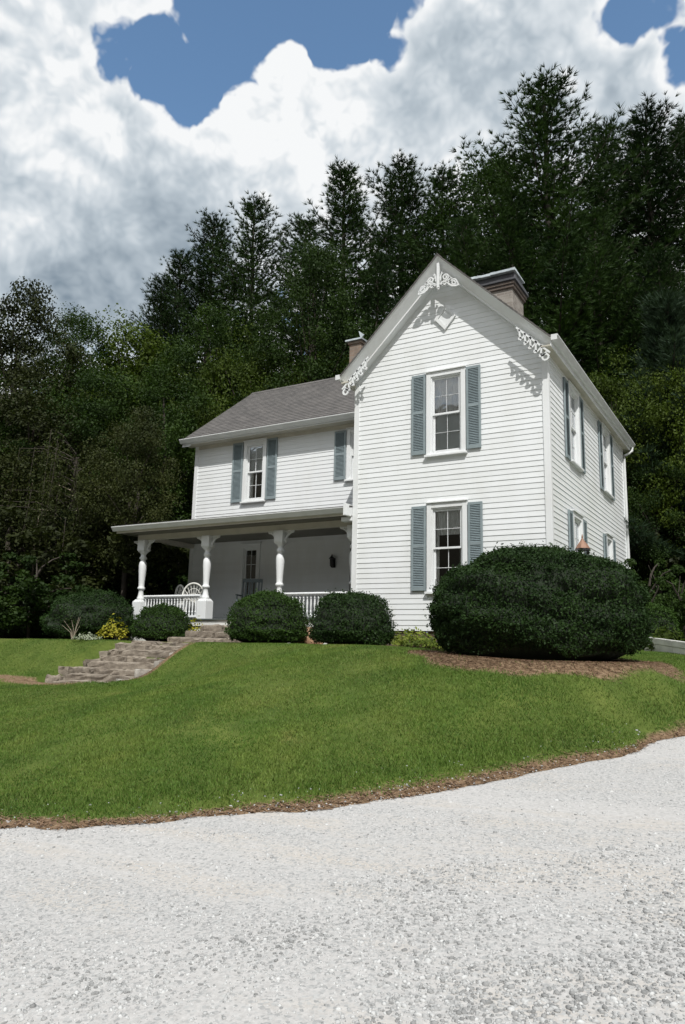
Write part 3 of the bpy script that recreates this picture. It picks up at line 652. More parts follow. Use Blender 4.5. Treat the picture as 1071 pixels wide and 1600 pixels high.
# --- roofs (slabs with stepped shingle courses on top)
def slope_slab(mb, e0, e1, r0, r1, th=.022):
    e0, e1, r0, r1 = map(Vector, (e0, e1, r0, r1)); nrm = (e1 - e0).cross(r0 - e0).normalized()
    if nrm.z < 0: nrm = -nrm
    mb.hexa([e0 - nrm * th, e1 - nrm * th, r1 - nrm * th, r0 - nrm * th, e0, e1, r1, r0])
    L = (r0 - e0).length; n = int(L / .145)
    for i in range(n):
        t0 = i / n; t1 = min(1, (i + 1.08) / n); a, b, c, d = e0.lerp(r0, t0), e1.lerp(r1, t0), e1.lerp(r1, t1), e0.lerp(r0, t1)
        lo = nrm * .013; hi = nrm * .003; ep = nrm * .0006
        mb.hexa([a + ep, b + ep, c + ep, d + ep, a + lo, b + lo, c + hi, d + hi])
XE = .20; ZXE = roof_z(XE)
YF = -.425; YBK = D + .38
m = MB(); slope_slab(m, (XE, YF, ZXE), (XE, YBK, ZXE), (APX[0], YF, APX[1]), (APX[0], YBK, APX[1])); slope_slab(m, (-W - XE, YF, ZXE), (-W - XE, YBK, ZXE), (APX[0], YF, APX[1]), (APX[0], YBK, APX[1])); roof = hp(m.build('roof', SHINGLE))
YE = 1.86; XLE = XL - .26; ZWE = ZE + .04; WS = (ZR - ZWE) / (YR - YE)
m = MB(); slope_slab(m, (XLE, YE, ZWE), (-W - .02, YE, ZWE), (XLE, YR, ZR), (-W - .02, YR, ZR)); slope_slab(m, (XLE, 2 * YR - YE, ZWE), (-W, 2 * YR - YE, ZWE), (XLE, YR, ZR), (-W, YR, ZR))
# wing roof runs on over the main roof as a valley
e = (-W - .02, YE, ZWE)
xv = APX[0] - (APX[1] - ZR) / RK
a, b_, c = Vector((-W - .02, YR, ZR)), Vector((-W - .02, 2.02, ZWE + (2.02 - YE) * WS)), Vector((-2.3, YR, ZR - .03)); d_ = Vector((-W - .02, 2 * YR - 2.02, ZWE + (2.02 - YE) * WS))
m.add([a, b_, c, d_], [(0, 1, 2), (0, 2, 3)]); hp(m.build('wing_roof', SHINGLE))
m = MB(); m.sweep([(-.11, -.075), (0, .018), (.11, -.075), (0, .0)], (XLE, YR, ZR + .012), (-2.4, YR, ZR + .012), (0, 1, 0), (0, 0, 1)); hp(m.build('ridge_cap', SHINGLE))
m = MB(); m.sweep([(-.11, -.10), (0, .018), (.11, -.10), (0, .0)], (APX[0], YF, APX[1] + .012), (APX[0], YBK, APX[1] + .012), (1, 0, 0), (0, 0, 1)); hp(m.build('ridge_cap', SHINGLE))
# --- raking cornice of the gable: sloping face, bead and soffit
q2 = 1 / math.sqrt(1 + RK * RK)
def rake(sx):
    mb = MB(); top = Vector((APX[0], 0, APX[1] - .05 / q2)); end = Vector((APX[0] + sx * (W / 2 + XE), 0, ZXE - .05 / q2)); dn = Vector((-sx * RK * q2, 0, -q2))
    prof = [(.40, -.045), (.415, -.030), (.40, -.018), (.22, .130), (.22, .158), (.0, .158), (0, 0.0)]      # n outward, t away from the roof
    n = len(prof); vs = []
    for base in (top, end):
        for nn, t in prof:
            p = base + Vector((0, -nn, 0)) + dn * t
            if base is top: k = (APX[0] - p.x) / (end.x - top.x); p = p + (end - top) * k     # mitre at the apex
            else: p = p if t <= .03 else p + Vector((0, 0, 0))
            vs.append(p)
    fs = [(i, (i + 1) % n, n + (i + 1) % n, n + i) for i in range(n)] + [tuple(range(n - 1, -1, -1)), tuple(range(n, 2 * n))]
    mb.add(vs, fs); return hp(mb.build('rake_board', TRIM))
rake(1); rake(-1)
# wing rake on the left end
m = MB()
for sy, yy in ((1, YE), (-1, 2 * YR - YE)):
    a = Vector((XLE + .01, YR, ZR - .07)); b = Vector((XLE + .01, yy, ZWE - .07)); m.sweep([(0, 0), (.03, 0), (.03, -.16), (0, -.16)], a, b, (1, 0, 0), (0, 0, 1)); m.sweep([(0.03, -.12), (.29, -.12), (.29, -.16), (.03, -.16)], a, b, (1, 0, 0), (0, 0, 1))
hp(m.build('rake_board', TRIM))
# --- eaves: soffits, fascias, gutters
m = MB(); m.box((.0, YF + .04, 5.44), (XE - .02, YBK, 5.468)); hp(m.build('soffit', SOFFIT)); m = MB(); m.box((XE - .02, YF + .04, 5.44), (XE, YBK, ZXE - .07)); hp(m.build('fascia', TRIM))
m = MB(); m.box((-W - XE + .02, YF + .04, 5.44), (-W, YW + .3, 5.468)); hp(m.build('soffit', SOFFIT))
m = MB(); m.box((XLE + .04, YE + .02, 5.37), (-W - .035, YW - .001, 5.395)); hp(m.build('soffit', SOFFIT)); m = MB(); m.box((XLE + .02, YE, 5.37), (-W - .035, YE + .02, ZWE - .05)); hp(m.build('fascia', TRIM))
GP = [(0, .0), (0, .115), (.015, .115), (.015, .012), (.066, .012), (.112, .088), (.112, .108), (.098, .108), (.098, .118), (.128, .118), (.126, .098), (.062, .0)]
def gutter(p0, p1, out, parent=None, nm='gutter'):
    mb = MB(); mb.sweep(GP, p0, p1, out, (0, 0, 1)); o = hp(mb.build(nm, GUTTER)); return o
gutter((XE + .002, YF + .02, 5.53), (XE + .002, YBK, 5.53), (1, 0, 0)); gutter((-W - XE - .002, YF + .02, 5.53), (-W - XE - .002, 1.95, 5.53), (-1, 0, 0)); gutter((XLE - .02, YE - .002, 5.405), (-W - .04, YE - .002, 5.405), (0, -1, 0))
m = MB(); m.box((XE + .003, YF + .005, 5.535), (XE + .12, YF + .0195, 5.645)); m.box((-W - XE - .12, YF + .005, 5.535), (-W - XE - .003, YF + .0195, 5.645)); hp(m.build('gutter_end', GUTTER))
m = MB(); m.tube([(.26, D + .22, 5.53), (.26, D + .2, 5.43), (.2, D + .16, 5.36), (.07, D + .03, 5.26), (.065, D - .03, 5.15), (.065, D - .03, 3.), (.065, D - .03, -.2)], .036, 8); hp(m.build('downspout', GUTTER, smooth=True))
# --- gingerbread
def spiral(cx, cz, r0, r1, a0, turns, n=22):
    return [(cx + (r0 + (r1 - r0) * i / n) * math.cos(a0 + turns * 2 * math.pi * i / n), cz + (r0 + (r1 - r0) * i / n) * math.sin(a0 + turns * 2 * math.pi * i / n)) for i in range(n + 1)]
fy0, fy1 = -.375, -.345
m = MB()
for s in (1, -1):
    cx = APX[0]; X = lambda pts: [(cx + s * a, b - .05) for a, b in pts]
    m.ribbon(X([(.04, 7.34), (.10, 7.30), (.16, 7.29), (.20, 7.33), (.25, 7.27), (.32, 7.22), (.40, 7.205), (.47, 7.215)]), .038, fy0, fy1)
    m.ribbon(X([(.04, 7.35), (.12, 7.36), (.20, 7.345), (.25, 7.32)]), .03, fy0, fy1)
    m.ribbon(X(spiral(.165, 7.455, .085, .018, -2.2, 1.6)), .028, fy0, fy1); m.ribbon(X(spiral(.355, 7.295, .075, .018, 2.6, -1.5)), .026, fy0, fy1)
    m.ribbon(X([(.05, 7.40), (.06, 7.5), (.085, 7.585), (.11, 7.545)]), .026, fy0, fy1); m.ribbon(X([(.25, 7.46), (.27, 7.40), (.31, 7.40)]), .024, fy0, fy1)
    m.ribbon(X([(.20, 7.35), (.255, 7.38), (.27, 7.44)]), .024, fy0, fy1); m.ribbon(X([(.42, 7.22), (.45, 7.255), (.43, 7.29)]), .022, fy0, fy1)
    m.ribbon(X([(.09, 7.31), (.105, 7.275), (.12, 7.30)]), .026, fy0, fy1)
hp(m.build('gable_fretwork', TRIM))
m = MB(); m.box((APX[0] - .028, -.392, 7.19), (APX[0] + .028, -.33, 7.76)); m.lathe([(.0, -.05), (.03, -.03), (.022, 0)], (APX[0], -.36, 7.19), 8); hp(m.build('gable_finial', TRIM, bevel=.003))
def scallops(s):
    mb = MB(); end = Vector((APX[0] + s * 2.22, 5.24)); t = Vector((-s * .71, .704)); dn = Vector((-s * .704, -.71))
    for i in range(5):
        c = end + t * (.05 + i * .148); amp = .085 * (1 - .10 * i)
        pts = []
        for k in range(17):
            f = k / 16; q = c + t * (.165 * f - .035 * math.sin(f * 2 * math.pi)) - dn * (.06 + .0 * f) + dn * (amp * math.sin(f * math.pi * 2 - .4))
            pts.append((q.x, q.y))
        mb.ribbon(pts, .033, fy0, fy1)
        h = c + t * .03 + dn * (amp * .35)
        mb.ribbon([(h.x + x, h.y + z) for x, z in spiral(0, 0, .036, .010, 1.0 + i, 1.1, 12)], .024, fy0, fy1)
    e0 = end - t * .01
    mb.ribbon([(e0.x + x, e0.y + z) for x, z in spiral(0, 0, .062, .058, 0, 1.0, 16)], .036, fy0, fy1)
    rail = [end + t * q - dn * .115 for q in (-.02, .9)]
    mb.ribbon([(q.x, q.y) for q in rail], .035, fy0, fy1)
    return hp(mb.build('rake_scrollwork', TRIM))
scallops(1); scallops(-1)
# --- diamond ornament
cx, cz, hw, hh = -2.13, 6.655, .245, .285; m = MB()
P = [(cx, cz - hh), (cx + hw, cz), (cx, cz + hh), (cx - hw, cz)]
for i in range(4):
    (a, b), (c, d) = P[i], P[(i + 1) % 4]; k = .66
    ia, ic = (cx + (a - cx) * k, cz + (b - cz) * k), (cx + (c - cx) * k, cz + (d - cz) * k)
    f = [(a, b), (c, d), ic, ia]; m.add([(x, -.022, z) for x, z in f] + [(x, -.062, z) for x, z in f], [(0, 1, 2, 3), (7, 6, 5, 4)] + [(i2, (i2 + 1) % 4, 4 + (i2 + 1) % 4, 4 + i2) for i2 in range(4)])
k = .655; f = [(cx + (a - cx) * k, cz + (b - cz) * k) for a, b in P]; m.add([(x, -.02, z) for x, z in f] + [(x, -.04, z) for x, z in f], [(0, 1, 2, 3), (7, 6, 5, 4)] + [(i2, (i2 + 1) % 4, 4 + (i2 + 1) % 4, 4 + i2) for i2 in range(4)])
hp(m.build('diamond_ornament', TRIM))
# --- chimneys
m = MB(); m.box((-2.60, 3.06, 6.2), (-1.60, 4.0, 8.62)); ch = hp(m.build('chimney', BRICK2, bevel=.01))
m = MB(); m.box((-2.65, 3.01, 8.62), (-1.55, 4.05, 8.70)); m.box((-2.68, 2.98, 8.70), (-1.52, 4.08, 8.78)); o = m.build('chimney_corbel', BRICK2D, bevel=.01); o.parent = ch
m = MB(); m.hexa([(-2.72, 2.94, 8.782), (-1.48, 2.94, 8.782), (-1.48, 4.12, 8.782), (-2.72, 4.12, 8.782), (-2.70, 2.96, 8.97), (-1.50, 2.96, 8.97), (-1.50, 4.10, 8.90), (-2.70, 4.10, 8.90)]); o = m.build('chimney_cap', SLATE, bevel=.012); o.parent = ch
m = MB(); 
for i in range(10):
    x0 = -2.74 + i * .128; z = 8.975 + random.uniform(0, .02); m.hexa([(x0, 2.86, z), (x0 + .126, 2.86, z + random.uniform(-.01, .01)), (x0 + .126, 3.7, z + .0), (x0, 3.7, z), (x0, 2.86, z + .06), (x0 + .126, 2.86, z + .06), (x0 + .126, 3.7, z + .02), (x0, 3.7, z + .02)])
o = m.build('metal_cover', METALCAP); o.parent = ch
m = MB(); m.box((-7.32, 4.82, 7.2), (-6.92, 5.24, 8.86)); ch = hp(m.build('chimney', BRICK, bevel=.008)); m = MB(); m.box((-7.36, 4.78, 8.86), (-6.88, 5.28, 8.94)); o = m.build('chimney_corbel', BRICK, bevel=.008); o.parent = ch
m = MB(); m.hexa([(-7.42, 4.72, 8.95), (-6.84, 4.72, 8.95), (-6.84, 5.34, 8.97), (-7.42, 5.34, 8.97), (-7.42, 4.72, 9.0), (-6.84, 4.72, 9.0), (-6.84, 5.34, 9.02), (-7.42, 5.34, 9.02)])
m.add([(-6.92, 4.8, 9.0), (-6.80, 4.8, 9.09), (-7.02, 4.85, 9.27), (-6.92, 4.84, 9.01), (-6.80, 4.84, 9.10), (-7.02, 4.88, 9.28)], [(0, 1, 2), (5, 4, 3), (0, 1, 4, 3), (1, 2, 5, 4), (2, 0, 3, 5)]); o = m.build('metal_cover', METALCAP); o.parent = ch
# --- porch
PX = [-10.94, -8.72, -6.48]; PY = .34; FZ = .245
m = MB(); m.box((-11.12, .17, .07), (-W - .04, .21, .215)); m.box((-11.16, .17, .07), (-11.12, YW, .215)); m.box((-11.12, .215, -.7), (-W - .04, .245, .065)); hp(m.build('porch_skirt', LATTICE))
deck = None; m = MB(); m.box((-11.1, .22, .1), (-W - .04, YW - .01, .21)); deck = hp(m.build('porch_floor', FLOORP))
x = -11.2
while x < -W - .05:
    w_ = min(.125, -W - .045 - x); m = MB(); m.box((x + .002, .13, .217), (x + w_ - .002, YW - .005, FZ)); o = m.build('floorboard', FLOORP); o.parent = deck; x += .125
EZ = 2.50
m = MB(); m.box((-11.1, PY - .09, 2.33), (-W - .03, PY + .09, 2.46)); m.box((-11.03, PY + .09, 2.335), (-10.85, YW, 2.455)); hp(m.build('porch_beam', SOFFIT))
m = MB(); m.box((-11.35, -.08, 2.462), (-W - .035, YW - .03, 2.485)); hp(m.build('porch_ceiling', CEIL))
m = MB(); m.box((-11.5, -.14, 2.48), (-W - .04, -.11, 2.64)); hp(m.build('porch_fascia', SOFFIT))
gutter((-11.58, -.142, 2.535), (-W - .12, -.142, 2.535), (0, -1, 0))
m = MB(); m.hexa([(-11.56, -.17, 2.645), (-W - .035, -.17, 2.645), (-W - .035, YW - .025, 3.03), (-11.56, YW - .025, 3.03), (-11.56, -.17, 2.69), (-W - .035, -.17, 2.69), (-W - .035, YW - .025, 3.075), (-11.56, YW - .025, 3.075)])
m.add([(-11.5, -.1, 2.49), (-11.5, 2.18, 2.49), (-11.5, 2.18, 3.02), (-11.5, -.1, 2.64), (-11.46, -.1, 2.49), (-11.46, 2.18, 2.49), (-11.46, 2.18, 3.02), (-11.46, -.1, 2.64)], [(0, 1, 2, 3), (7, 6, 5, 4), (0, 1, 5, 4), (1, 2, 6, 5), (2, 3, 7, 6), (3, 0, 4, 7)])
hp(m.build('porch_roof', DARKROOF))
m = MB(); m.box((-W - .115, -.30, 2.46), (-W - .036, .0, 2.72)); m.box((-W - .30, -.06, 2.37), (-W - .036, .10, 2.47)); hp(m.build('eave_return', TRIM, bevel=.006))
m = MB(); m.box((-6.2, .3, 2.905), (-5.5, 1.2, 2.945)); 
VP = [(.145, 0), (.145, .44), (.12, .50), (.07, .515)]
SHAFT = [(.068, .50), (.098, .515), (.100, .545), (.088, .56), (.078, .60), (.063, .68), (.062, .75), (.075, .765), (.098, .785), (.100, .815), (.080, .835), (.073, .86), (.078, .95), (.088, 1.1), (.100, 1.28), (.104, 1.40), (.094, 1.48), (.065, 1.53), (.070, 1.56), (.098, 1.585), (.100, 1.62), (.075, 1.65), (.066, 1.68), (.075, 1.71), (.11, 1.76)]
def bracket(mb, x, z, s, y0, y1):
    X = lambda pts: [(x + s * a * .82, z + b * .82) for a, b in pts]
    mb.ribbon(X([(.0, -.30), (.03, -.22), (.07, -.15), (.13, -.09), (.20, -.055), (.28, -.04)]), .035, y0, y1)
    mb.ribbon(X([(.0, -.015), (.30, -.015)]), .03, y0, y1); mb.ribbon(X(spiral(.085, -.075, .04, .015, 0, 1.2, 12)), .02, y0, y1); mb.ribbon(X([(.0, -.3), (.025, -.33), (.045, -.29), (.03, -.25)]), .02, y0, y1)
def post(x, half=False):
    mb = MB()
    def frus(a, z0, b, z1): mb.hexa([(x - a, PY - a, z0), (x + a, PY - a, z0), (x + a, PY + a, z0), (x - a, PY + a, z0), (x - b, PY - b, z1), (x + b, PY - b, z1), (x + b, PY + b, z1), (x - b, PY + b, z1)])
    mb.lathe(SHAFT, (x, PY, FZ), 18)
    s = hp(mb.build('porch_post', TRIM, smooth=True)); m2 = MB(); mb = m2
    a = .145; m2.hexa([(x - a, PY - a, FZ), (x + a, PY - a, FZ), (x + a, PY + a, FZ), (x - a, PY + a, FZ), (x - a, PY - a, FZ + .44), (x + a, PY - a, FZ + .44), (x + a, PY + a, FZ + .44), (x - a, PY + a, FZ + .44)])
    b = .095; m2.hexa([(x - a, PY - a, FZ + .4402), (x + a, PY - a, FZ + .4402), (x + a, PY + a, FZ + .4402), (x - a, PY + a, FZ + .4402), (x - b, PY - b, FZ + .505), (x + b, PY - b, FZ + .505), (x + b, PY + b, FZ + .505), (x - b, PY + b, FZ + .505)])
    o = m2.build('post_base', TRIM, bevel=.006); o.parent = s
    m3 = MB(); a = .125; b = .085; m3.hexa([(x - b, PY - b, FZ + 1.755), (x + b, PY - b, FZ + 1.755), (x + b, PY + b, FZ + 1.755), (x - b, PY + b, FZ + 1.755), (x - a, PY - a, FZ + 1.81), (x + a, PY - a, FZ + 1.81), (x + a, PY + a, FZ + 1.81), (x - a, PY + a, FZ + 1.81)])
    m3.hexa([(x - a, PY - a, FZ + 1.8102), (x + a, PY - a, FZ + 1.8102), (x + a, PY + a, FZ + 1.8102), (x - a, PY + a, FZ + 1.8102), (x - a, PY - a, 2.329), (x + a, PY - a, 2.329), (x + a, PY + a, 2.329), (x - a, PY + a, 2.329)])
    o = m3.build('post_capital', TRIM, bevel=.006); o.parent = s
    for sd in ((1, -1) if not half else (-1,)):
        m4 = MB(); bracket(m4, x + sd * (.127), 2.322, sd, PY - .02, PY + .02); o = m4.build('bracket', TRIM); o.parent = s
    return s
for x in PX: post(x)
post(-W - .18, True)
# railings
bm_ = MB(); bm_.lathe([(.018, 0), (.018, .07), (.026, .085), (.018, .10), (.014, .13), (.022, .2), (.024, .26), (.016, .36), (.014, .38), (.024, .395), (.018, .41), (.018, .46)], (0, 0, 0), 8); BALM = bm_.mesh('baluster', TRIM, smooth=True)
def railing(x0, x1, y0=PY, y1=PY):
    a = Vector((x0, y0, 0)); b = Vector((x1, y1, 0)); t = (b - a).normalized(); nn = Vector((-t.y, t.x, 0)); L = (b - a).length
    mb = MB(); zt = FZ + .565
    mb.sweep([(-.05, 0), (.05, 0), (.055, .02), (.04, .045), (-.04, .045), (-.055, .02)], a + Vector((0, 0, zt)), b + Vector((0, 0, zt)), nn, (0, 0, 1)); mb.sweep([(-.03, -.03), (.03, -.03), (.03, -.001), (-.03, -.001)], a + Vector((0, 0, zt)), b + Vector((0, 0, zt)), nn, (0, 0, 1))
    mb.sweep([(-.035, 0), (.035, 0), (.035, .05), (-.035, .05)], a + Vector((0, 0, FZ + .045)), b + Vector((0, 0, FZ + .045)), nn, (0, 0, 1))
    r = hp(mb.build('porch_railing', TRIM)); n = int(L / .098)
    for i in range(n):
        p = a + t * ((i + .5) * L / n); o = obj('baluster', BALM, r, (p.x, p.y, FZ + .09))
railing(PX[0] + .146, PX[1] - .146); railing(PX[2] + .146, -W - .33); railing(PX[0], PX[0], PY + .15, YW - .03)
# wall lantern on the porch
m = MB(); fbox(m, WING, -6.17, -6.07, .022, .05, 1.62, 1.86); m.lathe([(.02, -.16), (.05, -.12), (.055, .05), (.085, .06), (.03, .13), (.012, .17)], (-6.12, YW - .12, 1.78), 8); m.box((-6.13, YW - .12, 1.84), (-6.11, YW - .04, 1.86)); hp(m.build('porch_lantern', BLACK))

# ------------------------------------------------------------------ stone steps
def slab_mesh(x0, x1, y0, y1, z0, z1, seed, rough=.035, nx_=9, ny_=4):
    rg = np.random.default_rng(seed); vs = []; fs = []
    cx, cy = (x0 + x1) / 2, (y0 + y1) / 2
    def ring(z, k):
        out = []
        pts = [(x0 + (x1 - x0) * i / nx_, y0) for i in range(nx_)] + [(x1, y0 + (y1 - y0) * i / ny_) for i in range(ny_)] + [(x1 - (x1 - x0) * i / nx_, y1) for i in range(nx_)] + [(x0, y1 - (y1 - y0) * i / ny_) for i in range(ny_)]
        for px_, py_ in pts: out.append((cx + (px_ - cx) * k, cy + (py_ - cy) * k, z))
        return out
    jit = None
    zs = [(z0, .985), (z0 + (z1 - z0) * .35, 1.0), (z0 + (z1 - z0) * .8, 1.0), (z1, .965)]
    n = 2 * (nx_ + ny_); base = rg.normal(0, rough, (n, 2)); base = (base + np.roll(base, 1, 0)) / 1.6; wav = rg.normal(0, rough * .5, n)
    for j, (z, k) in enumerate(zs):
        for i, p in enumerate(ring(z, k)): vs.append((p[0] + base[i][0] + rg.normal(0, rough * .25), p[1] + base[i][1] + rg.normal(0, rough * .25), p[2] + (wav[i] if j > 1 else 0) + rg.normal(0, rough * .15)))
    for j in range(len(zs) - 1):
        for i in range(n): a = j * n + i; b = j * n + (i + 1) % n; fs.append((a, b, b + n, a + n))
    vs.append((cx, cy, z1 + rg.normal(0, .01))); c = len(vs) - 1; t = (len(zs) - 1) * n
    fs += [(t + i, t + (i + 1) % n, c) for i in range(n)]
    return vs, fs
def slab(parent, *a, name='stone_slab', m_=STONE, **k):
    vs, fs = slab_mesh(*a, **k); me = bpy.data.meshes.new(name); me.from_pydata(vs, [], fs); me.materials.append(m_); me.update(); o = obj(name, me, parent); return o
st = empty('stone_steps', (-8.25, -3.6, -1.2)); tag(st, 'long flight of rough grey stone steps cut into the grass bank', 'steps')
def under(o, root): o.parent = root; o.location = Vector(o.location) - root.location; return o
sx0, sx1 = -9.22, -7.34; nst = 7; tr = .285
for k in range(nst):
    y0 = -3.62 + k * tr; zt = -1.15 + k * .122; xs = [sx0 + random.uniform(-.06, .06)]
    cuts = [[], [], [.32], [], [.62], [.25], [.55]][k]
    xs += [sx0 + (sx1 - sx0) * c + random.uniform(-.05, .05) for c in cuts] + [sx1 + random.uniform(-.05, .05)]
    for i in range(len(xs) - 1): under(slab(None, xs[i] + .008, xs[i + 1] - .008, y0 + random.uniform(-.04, .03), y0 + tr + .10, zt - .125, zt + random.uniform(-.02, .015), 100 + k * 7 + i, rough=.028), st)
under(slab(None, sx0 - .05, sx1 - .35, -3.98, -3.58, -1.42, -1.235, 301), st)
for k in range(5):       # side stones on both flanks
    y0 = -3.70 + k * .47; z = -1.16 + (k + .1) * .165
    under(slab(None, sx1 + .01, sx1 + .17, y0, y0 + .46, z - .22, z + .10, 401 + k, .018, nx_=3, name='kerb_stone', m_=CONC), st)
    under(slab(None, sx0 - .26, sx0 - .01, y0 + .02, y0 + .45, z - .26, z + .07, 431 + k, .04, nx_=3, name='kerb_stone'), st)
up_ = empty('porch_steps', (-7.5, -.5, -.35)); tag(up_, 'short stack of flat stone steps leading up to the porch floor', 'steps')
for k, (y0, y1, zt, a, b) in enumerate([(-1.18, -.6, -.22, -8.45, -6.7), (-.82, -.3, -.07, -8.25, -6.6), (-.45, .165, .075, -8.15, -6.55)]):
    xm = a + (b - a) * random.uniform(.4, .6)
    under(slab(None, a, xm - .006, y0, y1, zt - .14, zt, 500 + k, .02), up_); under(slab(None, xm + .006, b, y0, y1, zt - .14, zt - .01, 520 + k, .02), up_)
fl = empty('flagstone_path', (-8.2, -1.4, -.4)); tag(fl, 'flat stones set in the ground between the two flights of steps', 'path')
for k, (x0, x1, y0, y1) in enumerate([(-9.15, -8.3, -1.62, -1.22), (-8.26, -7.4, -1.6, -1.2), (-8.9, -8.1, -1.26, -.95)]): under(slab(None, x0, x1, y0, y1, -.52, -.345, 560 + k, .03), fl)
# ------------------------------------------------------------------ rock by the porch
def rock(name, loc, sx, sy, sz, seed, m_):
    bm = bmesh.new(); bmesh.ops.create_icosphere(bm, subdivisions=3, radius=1); rg = random.Random(seed); dirs = [Vector((rg.gauss(0, 1), rg.gauss(0, 1), rg.gauss(0, 1))).normalized() for _ in range(9)]; dd = [rg.uniform(.62, .9) for _ in dirs]
    for v in bm.verts:
        for d, k in zip(dirs, dd):
            e = v.co.dot(d) - k
            if e > 0: v.co -= d * e * .85
        v.co = Vector((v.co.x * sx, v.co.y * sy, v.co.z * sz)); v.co += Vector((rg.gauss(0, .008), rg.gauss(0, .008), rg.gauss(0, .008)))
    me = bpy.data.meshes.new(name); bm.to_mesh(me); bm.free(); me.materials.append(m_); return obj(name, me, None, loc)
tag(rock('boulder', (-5.05, -.62, -.27), .42, .3, .33, 3, ROCK), 'orange brown boulder between two clipped shrubs in front of the porch', 'rock')
tag(rock('stone', (-3.72, -1.85, -.34), .09, .07, .07, 5, ROCK), 'small orange stone at the foot of the shrub beside the gable wall', 'rock')

# ------------------------------------------------------------------ porch chairs
def wicker_chair(loc, rz, label, cat='chair', s=1.0, m_=WICKER):
    root = empty('wicker_chair', loc); root.rotation_euler.z = rz; tag(root, label, cat, 'white wicker chairs on the porch')
    def pt(mb, nm): o = mb.build(nm, m_, smooth=True); o.parent = root; return o
    m1 = MB(); m1.lathe([(.24, .38), (.27, .39), (.27, .43), (.22, .445)], (0, 0, 0), 20); pt(m1, 'seat')
    m2 = MB(); arc = [(.30 * math.cos(a) * 1.0, .24 + .03 * math.sin(a), .44 + .47 * max(0, math.sin(a)) ** .8) for a in [math.pi * i / 18 for i in range(19)]]; m2.tube(arc, .022, 8); pt(m2, 'back_hoop')
    m3 = MB()
    for i in range(1, 10):
        a = math.pi * i / 10; e = (.29 * math.cos(a), .25, .44 + .46 * math.sin(a) ** .8); m3.tube([(.05 * math.cos(a), .22, .45), e], .009, 5)
    for r in (.45, .72): m3.tube([(.29 * r * math.cos(a), .235, .45 + .46 * r * math.sin(a)) for a in [math.pi * i / 12 for i in range(13)]], .008, 5)
    pt(m3, 'back_weave')
    for sx_ in (-1, 1):
        m4 = MB(); m4.tube([(sx_ * .30, .24, .48), (sx_ * .34, .05, .63), (sx_ * .33, -.18, .62), (sx_ * .28, -.22, .4)], .02, 6); pt(m4, 'arm')
        for sy in (-1, 1): m5 = MB(); m5.tube([(sx_ * .2, sy * .18, .39), (sx_ * .24, sy * .22, 0)], .018, 6); pt(m5, 'leg')
    return root
wicker_chair((-9.35, .72, FZ), R(205), 'white wicker chair with high rounded back beside the second porch post'); wicker_chair((-10.0, 1.15, FZ), R(160), 'white wicker chair with rounded back farthest left on the porch', s=.9)
def slat_chair(loc, rz):
    root = empty('porch_rocker', loc); root.rotation_euler.z = rz; tag(root, 'grey blue slatted rocking chair in the shade by the dark porch window', 'chair')
    def pt(mb, nm): o = mb.build(nm, CHAIRBLUE); o.parent = root
    m = MB(); m.box((-.25, -.24, .40), (.25, .24, .43)); pt(m, 'seat')
    for sx_ in (-1, 1):
        m = MB(); m.tube([(sx_ * .24, .24, .06), (sx_ * .24, .26, .5), (sx_ * .25, .36, 1.08)], .02, 6); pt(m, 'back_post')
        m = MB(); m.tube([(sx_ * .25, -.25, .05), (sx_ * .26, -.25, .62)], .02, 6); pt(m, 'leg')
        m = MB(); m.tube([(sx_ * .25, -.45, .09), (sx_ * .25, -.2, .03), (sx_ * .25, .2, .03), (sx_ * .25, .5, .11)], .018, 6); pt(m, 'rocker')
        m = MB(); m.tube([(sx_ * .27, -.3, .63), (sx_ * .26, .28, .64)], .022, 6); pt(m, 'arm')
    for i in range(5): x = -.17 + i * .085; m = MB(); m.hexa([(x - .02, .27, .5), (x + .02, .27, .5), (x + .02, .285, .5), (x - .02, .285, .5), (x - .02, .345, 1.02), (x + .02, .345, 1.02), (x + .02, .36, 1.02), (x - .02, .36, 1.02)]); pt(m, 'slat')
    m = MB(); m.box((-.24, .34, 1.0), (.24, .37, 1.09)); pt(m, 'top_rail')
slat_chair((-8.05, 1.25, FZ), R(25))

# ------------------------------------------------------------------ lamp behind the big shrub
def lamp_post(x, y, zt):
    root = empty('lamp_post', (x, y, ground_h(x, y))); tag(root, 'garden lamp with copper roof rising behind the huge clipped shrub', 'lamp'); z0 = root.location.z
    def pt(mb, nm, m_, **k): o = mb.build(nm, m_, **k); o.parent = root
    h = zt - z0
    m = MB(); m.lathe([(.06, 0), (.05, .1), (.035, .14), (.033, h - .62), (.06, h - .58), (.05, h - .55)], (0, 0, 0), 10); pt(m, 'post', BLACK, smooth=True)
    m = MB(); m.lathe([(.075, h - .55), (.105, h - .25)], (0, 0, 0), 6); pt(m, 'pane', GLASS)
    for k in range(6): a = math.pi / 3 * k; m = MB(); m.tube([(.077 * math.cos(a), .077 * math.sin(a), h - .55), (.107 * math.cos(a), .107 * math.sin(a), h - .25)], .007, 5); pt(m, 'lantern_bar', BLACK)
    m = MB(); m.lathe([(.135, h - .25), (.13, h - .225), (.125, h - .22)], (0, 0, 0), 6); pt(m, 'lantern_rim', BLACK)
    m = MB(); m.lathe([(.13, h - .219), (.085, h - .14), (.05, h - .10), (.025, h - .06), (.012, h - .03), (.018, h - .015), (.003, h + .04)], (0, 0, 0), 8); pt(m, 'copper_roof', COPPER)
p = at(910, 838, 13.0); lamp_post(float(p[0]), float(p[1]), float(p[2]))

